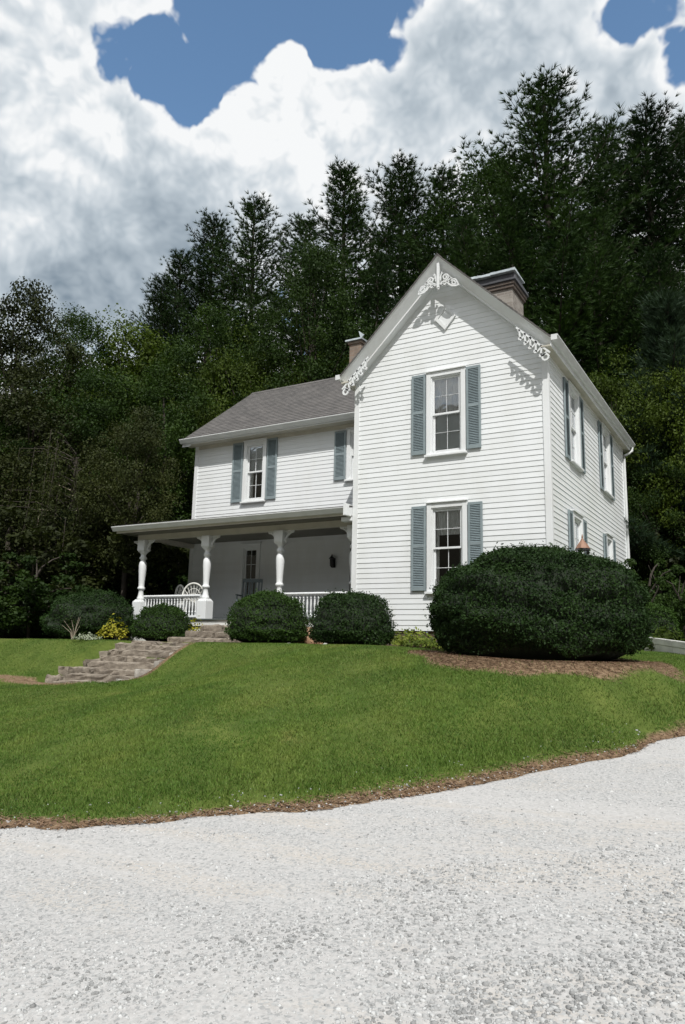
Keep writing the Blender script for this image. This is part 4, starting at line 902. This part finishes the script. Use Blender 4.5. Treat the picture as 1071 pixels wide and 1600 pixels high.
# ------------------------------------------------------------------ edging boards at the right
p0 = at(1008, 996, 16.0); p1 = at(1110, 1010, 12.6)
m = MB(); a = Vector((p0[0], p0[1], 0)); b = Vector((p1[0], p1[1], 0)); nn = Vector((-(b - a).normalized().y, (b - a).normalized().x, 0))
def edging(a, b, za, zb, label):
    root = empty('garden_edging', (a.x, a.y, za)); tag(root, label, 'edging'); n = 4; t = (b - a)
    for i in range(n):
        q0 = a + t * (i / n) + t.normalized() * .01 - Vector((a.x, a.y, 0)); q1 = a + t * ((i + 1) / n) - Vector((a.x, a.y, 0)); za_, zb_ = [(zb - za) * k / n for k in (i, i + 1)]
        for lo, hi, off in ((-.40, -.105, 0), (-.10, 0.02, .015)):
            mb = MB(); P = []
            for zz in (lo, hi):
                for q, zq, o_ in ((q0, za_, -.03 - off), (q1, zb_, -.03 - off), (q1, zb_, .03 + off), (q0, za_, .03 + off)): P.append((q.x + nn.x * o_, q.y + nn.y * o_, zq + zz))
            mb.hexa(P); o = mb.build('board', BOARD, bevel=.006); o.parent = root
edging(a, b, float(p0[2]), float(p1[2]), 'low weathered white board edging right of the huge shrub')

# ------------------------------------------------------------------ foliage meshes
def rand_unit(n, rg): v = rg.normal(size=(n, 3)); return v / np.linalg.norm(v, axis=1, keepdims=True)
def leaf_quads(P, Nn, size, rg, aspect=.55, fold=.0):
    """rhombus leaves at P with plane normals Nn"""
    n = len(P); t = np.cross(Nn, rand_unit(n, rg)); t /= np.linalg.norm(t, axis=1, keepdims=True) + 1e-9; b = np.cross(Nn, t)
    s = (size * rg.uniform(.65, 1.3, n))[:, None]
    V = np.stack([P - t * s * .5, P + b * s * .5 * aspect, P + t * s * .5, P - b * s * .5 * aspect], 1).reshape(-1, 3)
    return V, np.arange(4 * n).reshape(n, 4)
def merge(parts):
    Vs, Fs, o = [], [], 0
    for V, F_ in parts: Vs.append(V); Fs.append(F_ + o); o += len(V)
    return np.vstack(Vs), np.vstack(Fs)
def fbm3(P, seed, sc):
    a = vnoise(P[:, 0] + 3.1 * P[:, 2], P[:, 1] - 1.7 * P[:, 2], sc, seed) + .5 * vnoise(P[:, 0] - 2.3 * P[:, 2], P[:, 1] + 2.9 * P[:, 2], sc * 2.1, seed + 1); return a

# clipped shrubs -------------------------------------------------------------
def clipped(name, loc, rx, ry, h, n, mleaf, seed, label, group=None, lump=.05, leaf=.045, sq=2.5, rz=0.0, squash=.30):
    rg = np.random.default_rng(seed); z0 = loc[2]
    root = empty(name, loc); root.rotation_euler.z = rz; tag(root, label, 'shrub', group)
    def surf(U):                               # unit directions -> surface point
        k = (np.abs(U[:, 0]) ** sq + np.abs(U[:, 1]) ** sq + np.abs(U[:, 2]) ** sq) ** (-1 / sq); Q = U * k[:, None]
        Q = Q * np.array([rx, ry, h * (1 - squash)]); 
        low = Q[:, 2] < 0; Q[low, 2] *= squash / (1 - squash); Q[:, 2] += h * squash
        d = fbm3(Q / max(rx, .4) * 1.3, seed, 2.2) * lump * 2 + fbm3(Q, seed + 5, 5.0) * lump * .9
        return Q + U * d[:, None]
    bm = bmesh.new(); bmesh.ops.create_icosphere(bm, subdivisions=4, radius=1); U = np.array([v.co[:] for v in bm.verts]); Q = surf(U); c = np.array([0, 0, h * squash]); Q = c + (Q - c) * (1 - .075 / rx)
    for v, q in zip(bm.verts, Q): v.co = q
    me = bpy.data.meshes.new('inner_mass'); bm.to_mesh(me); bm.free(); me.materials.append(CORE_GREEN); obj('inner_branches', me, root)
    U = rand_unit(n, rg); U[:, 2] = np.where(U[:, 2] < -.6, -U[:, 2], U[:, 2]); Q = surf(U)
    Q = Q - U * (rg.random(n) ** 1.6 * .09)[:, None] + U * (rg.random(n) < .10)[:, None] * (rg.random(n) ** 2 * .09)[:, None] + rg.normal(0, .01, (n, 3))
    Q[:, 2] = np.maximum(Q[:, 2], .01); Nn = U * .75 + rand_unit(n, rg) * .95; Nn /= np.linalg.norm(Nn, axis=1, keepdims=True)
    V, Fq = leaf_quads(Q, Nn, leaf, rg, .5); me = np_mesh('foliage', V, Fq, mleaf); obj('foliage', me, root)
    mb = MB(); mb.tube([(0, 0, -.1), (0.02, 0, h * .3)], [.05, .03], 6); o = mb.build('stem', BARK); o.parent = root
    return root
def gl(x, y, dz=0): return (x, y, ground_h(x, y) + dz)
clipped('clipped_shrub', gl(.30, -2.2, -.14), 1.60, 1.32, 1.80, 84000, BOX, 11, 'huge dark clipped evergreen mound in brown mulch at the house corner', lump=.09, leaf=.044, rz=R(30), squash=.42, sq=2.7)
G4 = 'clipped shrubs along the porch'
clipped('clipped_shrub', gl(-3.42, -1.55, -.03), .73, .70, 1.02, 17000, BOX, 12, 'clipped green shrub standing against the left corner of the gable wall', G4, .05, .042, 3.0)
clipped('clipped_shrub', gl(-5.5, -1.40, -.03), .77, .72, 1.06, 18000, BOXL, 13, 'bright green clipped shrub right of the porch steps', G4, .05, .042, 2.9)
clipped('clipped_shrub', gl(-8.95, -.85, -.03), .68, .64, .90, 14000, BOXL, 14, 'small domed clipped shrub left of the porch steps', G4, .05, .042, 2.2)
clipped('clipped_shrub', gl(-11.3, -.95, -.03), 1.18, 1.0, 1.22, 22000, BOX, 15, 'broad domed clipped shrub at the left end of the porch', G4, .09, .05, 2.2)
clipped('clipped_shrub', gl(-14.6, -.5, -.05), .9, .9, .75, 9000, BOX, 16, 'low dark clipped shrub at the left edge of the picture', G4, .1, .05, 2.2)
clipped('clipped_shrub', gl(-13.2, .6, -.05), 1.0, .9, .8, 9000, BOX, 17, 'low dark shrub behind the broad domed shrub on the left', None, .1, .05, 2.2)
p = at(1026, 960, 17.5); clipped('round_shrub', gl(float(p[0]), float(p[1]), -.05), .48, .48, 1.15, 9000, BOXL, 18, 'small round clipped shrub behind the board edging', None, .06, .045, 2.3)

# leafy bed plants -----------------------------------------------------------
def plant(name, loc, r, h, n, m_, leaf, seed, label, cat='plant', flowers=0, spiky=False):
    rg = np.random.default_rng(seed); root = empty(name, loc); tag(root, label, cat)
    a = rg.uniform(0, 2 * np.pi, n); rr = r * np.sqrt(rg.random(n)); z = h * (1 - (rr / r) ** 2 * .6) * rg.uniform(.25, 1, n) * (1 + .25 * np.sin(3 * a + seed))
    P = np.c_[rr * np.cos(a), rr * np.sin(a), z]; Nn = np.c_[np.cos(a) * .5, np.sin(a) * .5, np.full(n, .8)] + rand_unit(n, rg) * .6; Nn /= np.linalg.norm(Nn, axis=1, keepdims=True)
    V, Fq = leaf_quads(P, Nn, leaf, rg, .22 if spiky else .5); obj('leaves', np_mesh('leaves', V, Fq, m_), root)
    mb = MB()
    for i in range(14): k = int(rg.integers(n)); mb.tube([(P[k][0] * .3, P[k][1] * .3, -.05), tuple(P[k])], [.008, .004], 4)
    o = mb.build('stems', BARK); o.parent = root
    if flowers:
        k = rg.integers(0, n, flowers * 6); Pf = P[k] + rg.normal(0, .02, (len(k), 3)); Pf[:, 2] += .04; V, Fq = leaf_quads(Pf, rand_unit(len(k), rg), .035, rg, .8); obj('flowers', np_mesh('flowers', V, Fq, PURPLE), root)
plant('lime_bed_plant', gl(-2.62, -.75), .55, .34, 700, HOSTA, .085, 21, 'lime green leafy plant with blue flowers against the gable wall', flowers=3)
plant('lime_bed_plant', gl(-1.75, -.85), .5, .3, 600, HOSTA, .085, 22, 'lime green leafy plant between the gable wall and the huge shrub')
plant('lime_bed_plant', gl(-2.15, -1.15), .42, .22, 420, LEAFY, .07, 23, 'low yellow green plant at the lawn edge below the lower gable window')
plant('golden_plant', gl(-10.05, -1.35), .36, .52, 420, GOLD, .085, 24, 'golden leaved plant between the broad and the small domed shrubs')
plant('golden_plant', gl(-8.32, -.42), .25, .55, 300, GOLD, .08, 25, 'golden leaved plant tucked behind the small domed shrub by the steps')
plant('silver_plant', gl(-10.2, -1.95), .34, .16, 300, SILVER, .06, 26, 'low silvery plant at the top of the grass beside the long steps')
p = at(1042, 990, 15.5); plant('yellow_grass_tuft', gl(float(p[0]), float(p[1])), .38, .5, 420, LEAFY, .22, 27, 'yellow green spiky tuft behind the board edging', spiky=True)
def twig_plant(loc, seed, label):
    rg = random.Random(seed); root = empty('bare_twig_plant', loc); tag(root, label, 'plant'); m = MB()
    for i in range(7): a = rg.uniform(0, 6.28); h = rg.uniform(.3, .62); m.tube([(0, 0, -.05), (.06 * math.cos(a), .06 * math.sin(a), h * .5), (.2 * math.cos(a) - .1, .2 * math.sin(a), h)], [.01, .008, .003], 4)
    o = m.build('stems', TWIG); o.parent = root
    r2 = np.random.default_rng(seed); P = r2.normal(0, .12, (70, 3)) + np.array([-.05, 0, .4]); V, Fq = leaf_quads(P, rand_unit(70, r2), .05, r2, .5); obj('leaves', np_mesh('leaves', V, Fq, LEAFO), root)
twig_plant(gl(-10.65, -2.0), 31, 'thin bare stemmed plant in front of the broad domed shrub')

# ------------------------------------------------------------------ trees
def limb(mb, a, b, r0, r1, bend, rg, n=5, seg=6):
    a = np.array(a, float); b = np.array(b, float); pts = []
    for i in range(n + 1): t = i / n; pts.append(tuple(a + (b - a) * t + np.array(bend) * math.sin(math.pi * t) + np.r_[rg.normal(0, .03, 2), 0] * (0 < i < n)))
    mb.tube(pts, [r0 + (r1 - r0) * i / n for i in range(n + 1)], seg)
def make_pine(seed, H=22.0, spread=4.6, start=.12, tuft=.25, dens=1.0, m_=PINE, up0=.05, up1=.85, shape=.75):
    rg = np.random.default_rng(seed); mb = MB(); mb.tube([(rg.normal(0, .05) * (z > 0), rg.normal(0, .05) * (z > 0), z) for z in np.linspace(-1.0, H * .985, 12)], list(np.linspace(.34, .03, 12)), 8)
    TP, TD, TS = [], [], []; z = H * start
    while z < H * .985:
        f = (z - H * start) / (H * (1 - start)); nb = int(rg.integers(5, 8)); a0 = rg.uniform(0, 6.28); Lz = spread * (1 - f) ** (shape + .28) * (.6 + .4 * min(1, f * 4 + .2)) + .22
        for k in range(nb):
            a = a0 + 6.283 * k / nb + rg.normal(0, .22); L_ = Lz * rg.choice([.55, .75, .95, 1.15, 1.42]) * rg.uniform(.9, 1.1); up = (up0 + (up1 - up0) * f ** 1.4) + rg.normal(0, .07)
            d = np.array([math.cos(a), math.sin(a), 0]); o = np.array([0, 0, z + rg.normal(0, .1)]); n = max(5, int(L_ / .25)); pts = []
            for i in range(n + 1): t = i / n; pts.append(o + d * L_ * t * math.cos(up * .6) + np.array([0, 0, L_ * (up * t * .55 + .30 * t * t * (.4 + f) - .06 * math.sin(math.pi * t))]))
            mb.tube(pts[::2] + ([pts[-1]] if n % 2 else []), list(np.linspace(.06 * (1 - f) + .02, .008, len(pts[::2]) + (n % 2))), 4)
            side = np.array([-d[1], d[0], 0])
            for i in range(max(1, int(n * .22)), n + 1):
                t = i / n; tw = (L_ * .23 * (1 - t * .85) + .16)
                for sd in (-1, 1, 0):
                    if sd == 0: base = pts[i]; dr = pts[i] - pts[i - 1]; TP.append(base); TD.append(dr); TS.append(1.0); continue
                    m_tw = max(1, int(tw / .10 * dens)); dr = d * .75 + side * sd * .8 + np.array([0, 0, .08 + .3 * f])
                    for j in range(m_tw): TP.append(pts[i] + dr * tw * (j + 1) / m_tw * rg.uniform(.8, 1.1) + rg.normal(0, 1, 3) * np.array([.06, .06, .03])); TD.append(dr); TS.append(rg.uniform(.8, 1.15))
        z += rg.uniform(.62, 1.12) * (H / 22) * (1 - .45 * f)
    TP.append(np.array([0, 0, H])); TD.append(np.array([0, 0, 1.])); TS.append(1.2)
    TP, TD, TS = map(np.array, (TP, TD, TS)); TD = TD / np.linalg.norm(TD, axis=1, keepdims=True); nB = 12
    P = np.repeat(TP, nB, 0); Dd = np.repeat(TD, nB, 0) * 1.0 + rand_unit(len(TP) * nB, rg) * np.array([.8, .8, .45]) + np.array([0, 0, .28]); Dd /= np.linalg.norm(Dd, axis=1, keepdims=True)
    S = np.repeat(TS, nB)[:, None] * tuft * rg.uniform(.65, 1.15, (len(P), 1)); sv = np.cross(Dd, rand_unit(len(P), rg)); sv /= np.linalg.norm(sv, axis=1, keepdims=True)
    V = np.stack([P - sv * .0145, P + sv * .0145, P + Dd * S], 1).reshape(-1, 3); Fq = np.arange(len(V)).reshape(-1, 3)
    return mb.mesh('trunk', BARK), np_mesh('crown', V, Fq, m_), H
def make_leafy(seed, H=14.0, rx=4.2, n_cl=105, per=330, leaf=.135, m_=LEAF, base=.25, droop=0.0, clr=1.0):
    rg = np.random.default_rng(seed); mb = MB(); mb.tube([(0, 0, -1), (rg.normal(0, .1), rg.normal(0, .1), H * .3), (rg.normal(0, .25), rg.normal(0, .25), H * .62), (0, 0, H * .85)], [.24 * H / 14, .19 * H / 14, .12 * H / 14, .04 * H / 14], 8)
    P, Nn = [], []
    for i in range(n_cl):
        u = rand_unit(1, rg)[0]; rr = rg.random() ** .38; c = np.array([u[0] * rx * rr, u[1] * rx * rr, H * (base + (1 - base) * .5) + u[2] * rr * H * (1 - base) * .5])
        f = (c[2] / H - base) / (1 - base); k = math.sqrt(max(.12, 1 - abs(f * 1.7 - .75) ** 2.2)) if abs(f * 1.7 - .75) < 1 else .35; c[:2] *= k
        cr = rg.uniform(.55, 1.2) * clr * (H / 14) ** .5
        if i % 6 == 0: limb(mb, (0, 0, min(H * .8, max(H * .15, c[2] * .72))), c, .045, .012, (0, 0, .25), rg, 4, 5)
        v = rand_unit(per, rg); rad = cr * rg.random(per) ** .45; q = c + v * rad[:, None] * np.array([1.15, 1.15, .72]); q[:, 2] -= droop * rg.random(per) ** 2
        P.append(q); nn = v * .5 + rand_unit(per, rg) * .8 + np.array([0, 0, .45]); Nn.append(nn / np.linalg.norm(nn, axis=1, keepdims=True))
    P = np.vstack(P); Nn = np.vstack(Nn); V, Fq = leaf_quads(P, Nn, leaf, rg, .62)
    return mb.mesh('trunk', BARK), np_mesh('crown', V, Fq, m_), H
PINES = [make_pine(s, spread=sp, start=stt, shape=sh) for s, sp, stt, sh in ((41, 5.6, .08, .66), (42, 5.0, .10, .58), (43, 6.0, .08, .74))]
PBLUE = make_pine(44, H=12, spread=3.4, start=.06, m_=PINEBLUE, tuft=.34)
LEAFT = [make_leafy(s, H=24, rx=6.0, n_cl=230, per=250, leaf=.17, clr=.95, base=.2) for s in (57,)]; LEAFS = [make_leafy(s) for s in (51, 52)]; LEAFYS = [make_leafy(s, m_=LEAFY, H=12, rx=3.8) for s in (53,)]; OLIVES = [make_leafy(s, m_=LEAFO, H=13, rx=3.6, leaf=.14) for s in (54,)]
SHRUBS = [make_leafy(55, H=3.2, rx=1.9, n_cl=40, per=150, leaf=.12, base=.05, clr=.75), make_leafy(56, H=3.2, rx=1.9, n_cl=40, per=150, leaf=.13, m_=LEAFO, base=.05, clr=.75)]
def tree(name, proto, x, y, top, label, cat='tree', group=None, wide=1.0, rz=None):
    tr, cr, H = proto; z = ground_h(x, y); s = (top - z) / H
    root = empty(name, (x, y, z)); root.scale = (s * wide, s * wide, s); root.rotation_euler.z = random.uniform(0, 6.28) if rz is None else rz; tag(root, label, cat, group)
    obj('trunk', tr, root); obj('crown', cr, root); return root
def tree_px(name, proto, px, py, depth, label, **k):
    p = at(px, py, depth); return tree(name, proto, float(p[0]), float(p[1]), float(p[2]), label, **k)
GP_ = 'pines on the wooded hill'; GD = 'leafy trees on the wooded hill'
for i, (px, py, d, pr, wd, lab) in enumerate([
    (850, 128, 37, 0, 1.0, 'tallest pine, standing above the chimney side of the gable'),
    (1008, 178, 38, 1, 1.0, 'tall dark pine right of the tallest pine'),
    (1066, 186, 40, 2, 1.0, 'tall dark pine at the right edge of the picture'),
    (944, 196, 46, 1, .8, 'thin pine spire between the tallest pine and its right neighbour'),
    (540, 257, 38, 2, .85, 'tall pine standing above the left slope of the gable'),
    (628, 254, 43, 1, .9, 'tall pine above the gable peak, left of two'),
    (692, 266, 41, 0, .85, 'tall pine above the gable peak, right of two'),
    (400, 310, 37, 0, .8, 'pine with clumped top above the wing roof'),
    (336, 345, 38, 1, .8, 'pine left of the clumped pine, above the left wing roof'),
    (284, 394, 39, 2, .8, 'leaning looking pine next to the sky at the left end of the pines'),
    (255, 437, 36, 1, .7, 'low pine at the left end of the row of pines'),
    (480, 340, 44, 0, .8, 'dark pine half hidden between two taller pines above the wing roof'),
    (800, 300, 34, 2, .9, 'dark pine in front of the tallest pine, behind the chimney'),
    (930, 330, 32, 0, .9, 'dark pine behind the right eave of the house'),
    (1030, 400, 30, 1, .9, 'dark pine low on the slope near the right edge'),
    (730, 345, 33, 1, .8, 'dark pine directly behind the gable peak'),
    (590, 400, 32, 2, .8, 'dark pine behind the left slope of the gable')]):
    tree_px('pine_tree', PINES[pr], px, py, d, lab, group=GP_, wide=wd * 1.3)
tree_px('blue_pine_tree', PBLUE, 1040, 468, 25, 'bluish young pine low at the right edge of the picture', group=GP_)
tree_px('blue_pine_tree', PBLUE, 105, 800, 23, 'small bluish pine among the shrubs left of the porch', group=GP_)
for px, py, d, pr, wd, lab in [
    (768, 246, 42, LEAFT[0], 1.0, 'round topped leafy tree left of the tallest pine'),
    (492, 374, 31, LEAFT[0], .8, 'dark round topped leafy tree above the wing roof'),
    (118, 478, 33, LEAFT[0], .9, 'leafy tree against the sky, second from the left edge'),
    (197, 497, 34, LEAFYS[0], .9, 'light green leafy tree against the sky left of the pines'),
    (36, 452, 30, OLIVES[0], .8, 'brownish thin crowned tree at the top left of the wood'),
    (395, 525, 30, LEAFYS[0], .7, 'yellow green leafy tree just behind the wing roof'),
    (500, 532, 30.5, LEAFYS[0], .65, 'yellow green leafy tree beside the small chimney'),
    (345, 470, 33, LEAFT[0], .85, 'dark leafy tree behind the left end of the wing roof'),
    (260, 560, 27, LEAFS[0], .9, 'dark leafy tree left of the wing, above the porch roof'),
    (150, 580, 27, LEAFS[1], 1.0, 'broad dark leafy tree in the middle of the left wood'),
    (60, 600, 26, OLIVES[0], 1.1, 'olive tree in the left wood below the brownish tree'),
    (-30, 560, 27, LEAFS[0], 1.0, 'dark leafy tree cut by the left edge of the picture'),
    (215, 640, 22, OLIVES[0], .8, 'olive green tree close to the left corner of the wing'),
    (960, 560, 25, LEAFYS[0], .75, 'yellow green leafy tree behind the right eave and gutter'),
    (1060, 560, 24, LEAFYS[0], .7, 'yellow green leafy tree at the right edge below the bluish pine'),
    (1020, 690, 23, LEAFS[1], .8, 'dark leafy tree right of the back corner of the house'),
    (1085, 640, 25, LEAFS[0], 1.0, 'dark leafy tree cut by the right edge of the picture')]:
    tree_px('leafy_tree', pr, px, py, d, lab, group=GD, wide=wd)
GS = 'wild shrubs at the edge of the wood'
for px, py, d, pr, wd, lab in [
    (1012, 860, 20, 0, .8, 'leafy shrub beside the downspout corner of the house'),
    (1062, 880, 18.5, 0, .8, 'leafy shrub at the right edge above the board edging'),
    (1075, 800, 22, 1, 1.0, 'dark tall shrub at the right edge behind the leafy shrubs'),
    (20, 790, 22, 1, 1.3, 'olive shrub at the left edge of the wood'),
    (60, 850, 20, 0, 1.2, 'dark green shrub left of the broad domed shrub'),
    (260, 815, 24, 0, 1.2, 'dark green shrub seen through the left end of the porch'),
    (10, 880, 20, 0, 1.3, 'dark green shrub low at the left edge of the picture'),
    (200, 800, 22.5, 1, 1.1, 'olive shrub between the twiggy tree and the porch')]:
    tree_px('wild_shrub', SHRUBS[pr], px, py, d, lab, cat='shrub', group=GS, wide=wd)
# weeping tree with pale dead twigs
def weeping(px, py, depth):
    p = at(px, py, depth); x, y = float(p[0]), float(p[1]); z = ground_h(x, y); H = float(p[2]) - z; rg = np.random.default_rng(77)
    root = empty('weeping_tree', (x, y, z)); tag(root, 'weeping tree with pale drooping twigs left of the porch', 'tree', GD)
    mb = MB(); mb.tube([(0, 0, -.5), (.1, 0, H * .4), (-.1, .1, H * .75), (.05, 0, H * .95)], [.15, .12, .08, .03], 7)
    tw = MB(); P, Nn = [], []
    for i in range(60):
        a = rg.uniform(0, 6.28); L_ = rg.uniform(.5, 2.1); z0 = H * rg.uniform(.45, .97); dr = rg.uniform(.5, 1) * z0 * .75; e = (math.cos(a) * L_, math.sin(a) * L_, z0 + .3)
        pts = [(0, 0, z0), (e[0] * .6, e[1] * .6, z0 + .35), e, (e[0] * 1.08, e[1] * 1.08, e[2] - dr * .5), (e[0] * 1.1 + rg.normal(0, .15), e[1] * 1.1 + rg.normal(0, .15), e[2] - dr)]
        (tw if i % 12 == 0 else mb).tube(pts, [.02, .014, .009, .006, .003], 4)
        for k in range(520): t = rg.random(); q = np.array(pts[2]) * (1 - t) + np.array(pts[4]) * t + rg.normal(0, .2, 3); P.append(q); Nn.append(rand_unit(1, rg)[0])
    o = mb.build('trunk', BARK); o.parent = root; o = tw.build('pale_twigs', TWIG); o.parent = root
    V, Fq = leaf_quads(np.array(P), np.array(Nn), .085, rg, .45); obj('crown', np_mesh('crown', V, Fq, LEAFO), root)
weeping(120, 700, 23.5)
# far wood: one mass behind the trees that can be told apart
rg = np.random.default_rng(90); cs = []
for i in range(900):
    x = rg.uniform(-75, 45); y = rg.uniform(20, 62) if x > -26 else rg.uniform(2, 60)
    if x < -18 - (y * .2) or y > 22: cs.append((x, y))
P, Nn = [], []
for x, y in cs:
    z = ground_h(x, y); h = rg.uniform(2, 9) if y < 32 else rg.uniform(6, 17); k = 120; v = rand_unit(k, rg); P.append(np.array([x, y, z + h * .55]) + v * (rg.random((k, 1)) ** .4) * np.array([2.2, 2.2, h * .5])); nn = v * .4 + rand_unit(k, rg); Nn.append(nn / np.linalg.norm(nn, axis=1, keepdims=True))
V, Fq = leaf_quads(np.vstack(P), np.vstack(Nn), .40, rg, .7); tag(obj('far_woodland', np_mesh('far_woodland', V, Fq, LEAF)), 'dark undergrowth filling the wooded hill behind the trees', 'woodland', kind='stuff')

# ------------------------------------------------------------------ lawn blades
rg = np.random.default_rng(95); n = 1080000; d = 4.6 + 15.5 * rg.random(n) ** 1.15; th = R(30.5) + rg.uniform(-R(38), R(38), n)
BP = np.c_[CP[0] - np.sin(th) * d, CP[1] + np.cos(th) * d]; BP = BP[(BP[:, 1] < -.9) | (BP[:, 0] > .6) & (BP[:, 1] < 6)]
z, a, b = terrain(BP[:, 0], BP[:, 1]); so = soil_mask(BP[:, 0], BP[:, 1], a); onst = (BP[:, 0] > -9.46) & (BP[:, 0] < -7.15) & (BP[:, 1] > -4.05) & (BP[:, 1] < -.9)
dens = np.clip(.55 + 1.4 * vnoise(BP[:, 0], BP[:, 1], 1.8, 21) + .6 * vnoise(BP[:, 0], BP[:, 1], 6, 22) + .5, .25, 1)
keep = (a > .04) & (rg.random(len(a)) > np.clip(so * 1.35 - .12, 0, .985)) & ~onst & (rg.random(len(a)) < dens); BP = BP[keep]; z = z[keep]; a = a[keep]; n = len(BP)
hh = rg.uniform(.012, .034, n) * (1 + .6 * vnoise(BP[:, 0], BP[:, 1], 1.1, 23)) * (1 + .9 * np.exp(-((a - .45) / .3) ** 2) * (rg.random(n) < .5)); an = rg.uniform(0, 6.283, n); ln = rg.normal(0, .45, (n, 2)) * hh[:, None]; ww_ = rg.uniform(.004, .008, n)
B0 = np.c_[BP[:, 0] - np.cos(an) * ww_, BP[:, 1] - np.sin(an) * ww_, z - .004]; B1 = np.c_[BP[:, 0] + np.cos(an) * ww_, BP[:, 1] + np.sin(an) * ww_, z - .004]; B2 = np.c_[BP + ln, z + hh]
tag(obj('lawn_grass', np_mesh('lawn_grass', np.stack([B0, B1, B2], 1).reshape(-1, 3), np.arange(3 * n).reshape(n, 3), GRASS)), 'short mown green grass of the sloping lawn', 'grass', kind='stuff')

# ------------------------------------------------------------------ loose gravel stones
ICO = np.array([(0, 0, 1), (.894, 0, .447), (.276, .851, .447), (-.724, .526, .447), (-.724, -.526, .447), (.276, -.851, .447), (.724, .526, -.447), (-.276, .851, -.447), (-.894, 0, -.447), (-.276, -.851, -.447), (.724, -.526, -.447)])
IF = np.array([(0, 1, 2), (0, 2, 3), (0, 3, 4), (0, 4, 5), (0, 5, 1), (1, 6, 2), (2, 7, 3), (3, 8, 4), (4, 9, 5), (5, 10, 1), (6, 7, 2), (7, 8, 3), (8, 9, 4), (9, 10, 5), (10, 6, 1)])
rg = np.random.default_rng(97); n = 85000; d = 2.2 + 7.5 * rg.random(n) ** 1.25; th = R(30) + rg.uniform(-R(31), R(31), n)
X = CP[0] - np.sin(th) * d; Y = CP[1] + np.cos(th) * d; a = seg_dist(X, Y, EDGE) * np.where(inside(X, Y, LAWN_POLY), 1, -1)
qu = (X * .77 + Y * .64) * .28; qv = (X * .64 - Y * .77) * 1.2; pat = vnoise(qu, qv, .95, 31) + .5 * vnoise(X, Y, 2.3, 32) + .5 * vnoise(qu, qv, 2.4, 33)
k = (a < .5) & (rg.random(n) < np.where(a > .1, .05, np.where(a > -.1, .25, np.clip(.42 + 1.5 * pat, .10, 1)))); X, Y, d, pat = X[k], Y[k], d[k], pat[k]; n = len(X)
S = np.exp(rg.normal(np.log(.0066), .40, n)).clip(.003, .0145); rot = rg.uniform(0, 6.283, n)
V = ICO[None] * (1 + rg.uniform(-.28, .28, (n, 11, 1))) * np.stack([S * rg.uniform(.9, 1.5, n), S * rg.uniform(.7, 1.1, n), S * rg.uniform(.5, .8, n)], 1)[:, None, :]
c, s_ = np.cos(rot)[:, None], np.sin(rot)[:, None]; V = np.stack([V[..., 0] * c - V[..., 1] * s_, V[..., 0] * s_ + V[..., 1] * c, V[..., 2]], -1); V += np.stack([X, Y, np.maximum(drive_h(X, Y), terrain(X, Y)[0]) + S * .12], 1)[:, None, :]
dark = rg.random(n) < np.clip(.40 + 1.1 * pat, .10, .85); g = np.where(dark, rg.uniform(.20, .38, n), rg.uniform(.38, .53, n)); C = np.stack([g * .985, g, g * .995], 1)
Fs = (IF[None] + (np.arange(n) * 11)[:, None, None]).reshape(-1, 3)
tag(obj('gravel_stones', np_mesh('gravel_stones', V.reshape(-1, 3), Fs, GSTONE, False, np.repeat(C, 11, 0))), 'loose grey and white stones lying on the gravel drive', 'gravel', kind='stuff')

# ------------------------------------------------------------------ straw and bark bits on the mulch and along the lawn edge
STRAW = simple('pine_straw', (.20, .125, .075), .9, .55, 30)
rg = np.random.default_rng(99); n = 150000; d = 4.8 + 10.5 * rg.random(n); th = R(30.5) + rg.uniform(-R(29), R(29), n)
X = CP[0] - np.sin(th) * d; Y = CP[1] + np.cos(th) * d; z, a, b = terrain(X, Y); so = soil_mask(X, Y, a)
k = (a > -.05) & (rg.random(n) < np.clip(so * 1.3 - .25, 0, 1) * .9) & ~((X > -9.4) & (X < -7.1) & (Y > -3.9) & (Y < -1.2)) & (Y < .1); X, Y, z = X[k], Y[k], z[k]; n = len(X)
an = rg.uniform(0, 6.283, n); ln = rg.uniform(.015, .05, n); wd = rg.uniform(.0015, .005, n); ca, sa = np.cos(an), np.sin(an); t1, t2 = rg.uniform(.002, .014, n), rg.uniform(.002, .02, n)
V = np.stack([np.c_[X - ca * ln - sa * wd, Y - sa * ln + ca * wd, z + t1], np.c_[X - ca * ln + sa * wd, Y - sa * ln - ca * wd, z + t1 + .002], np.c_[X + ca * ln + sa * wd, Y + sa * ln - ca * wd, z + t2], np.c_[X + ca * ln - sa * wd, Y + sa * ln + ca * wd, z + t2 + .002]], 1).reshape(-1, 3)
tag(obj('mulch_straw', np_mesh('mulch_straw', V, np.arange(4 * n).reshape(n, 4), STRAW)), 'brown straw and bark bits on the mulch bed and lawn edge', 'mulch', kind='stuff')
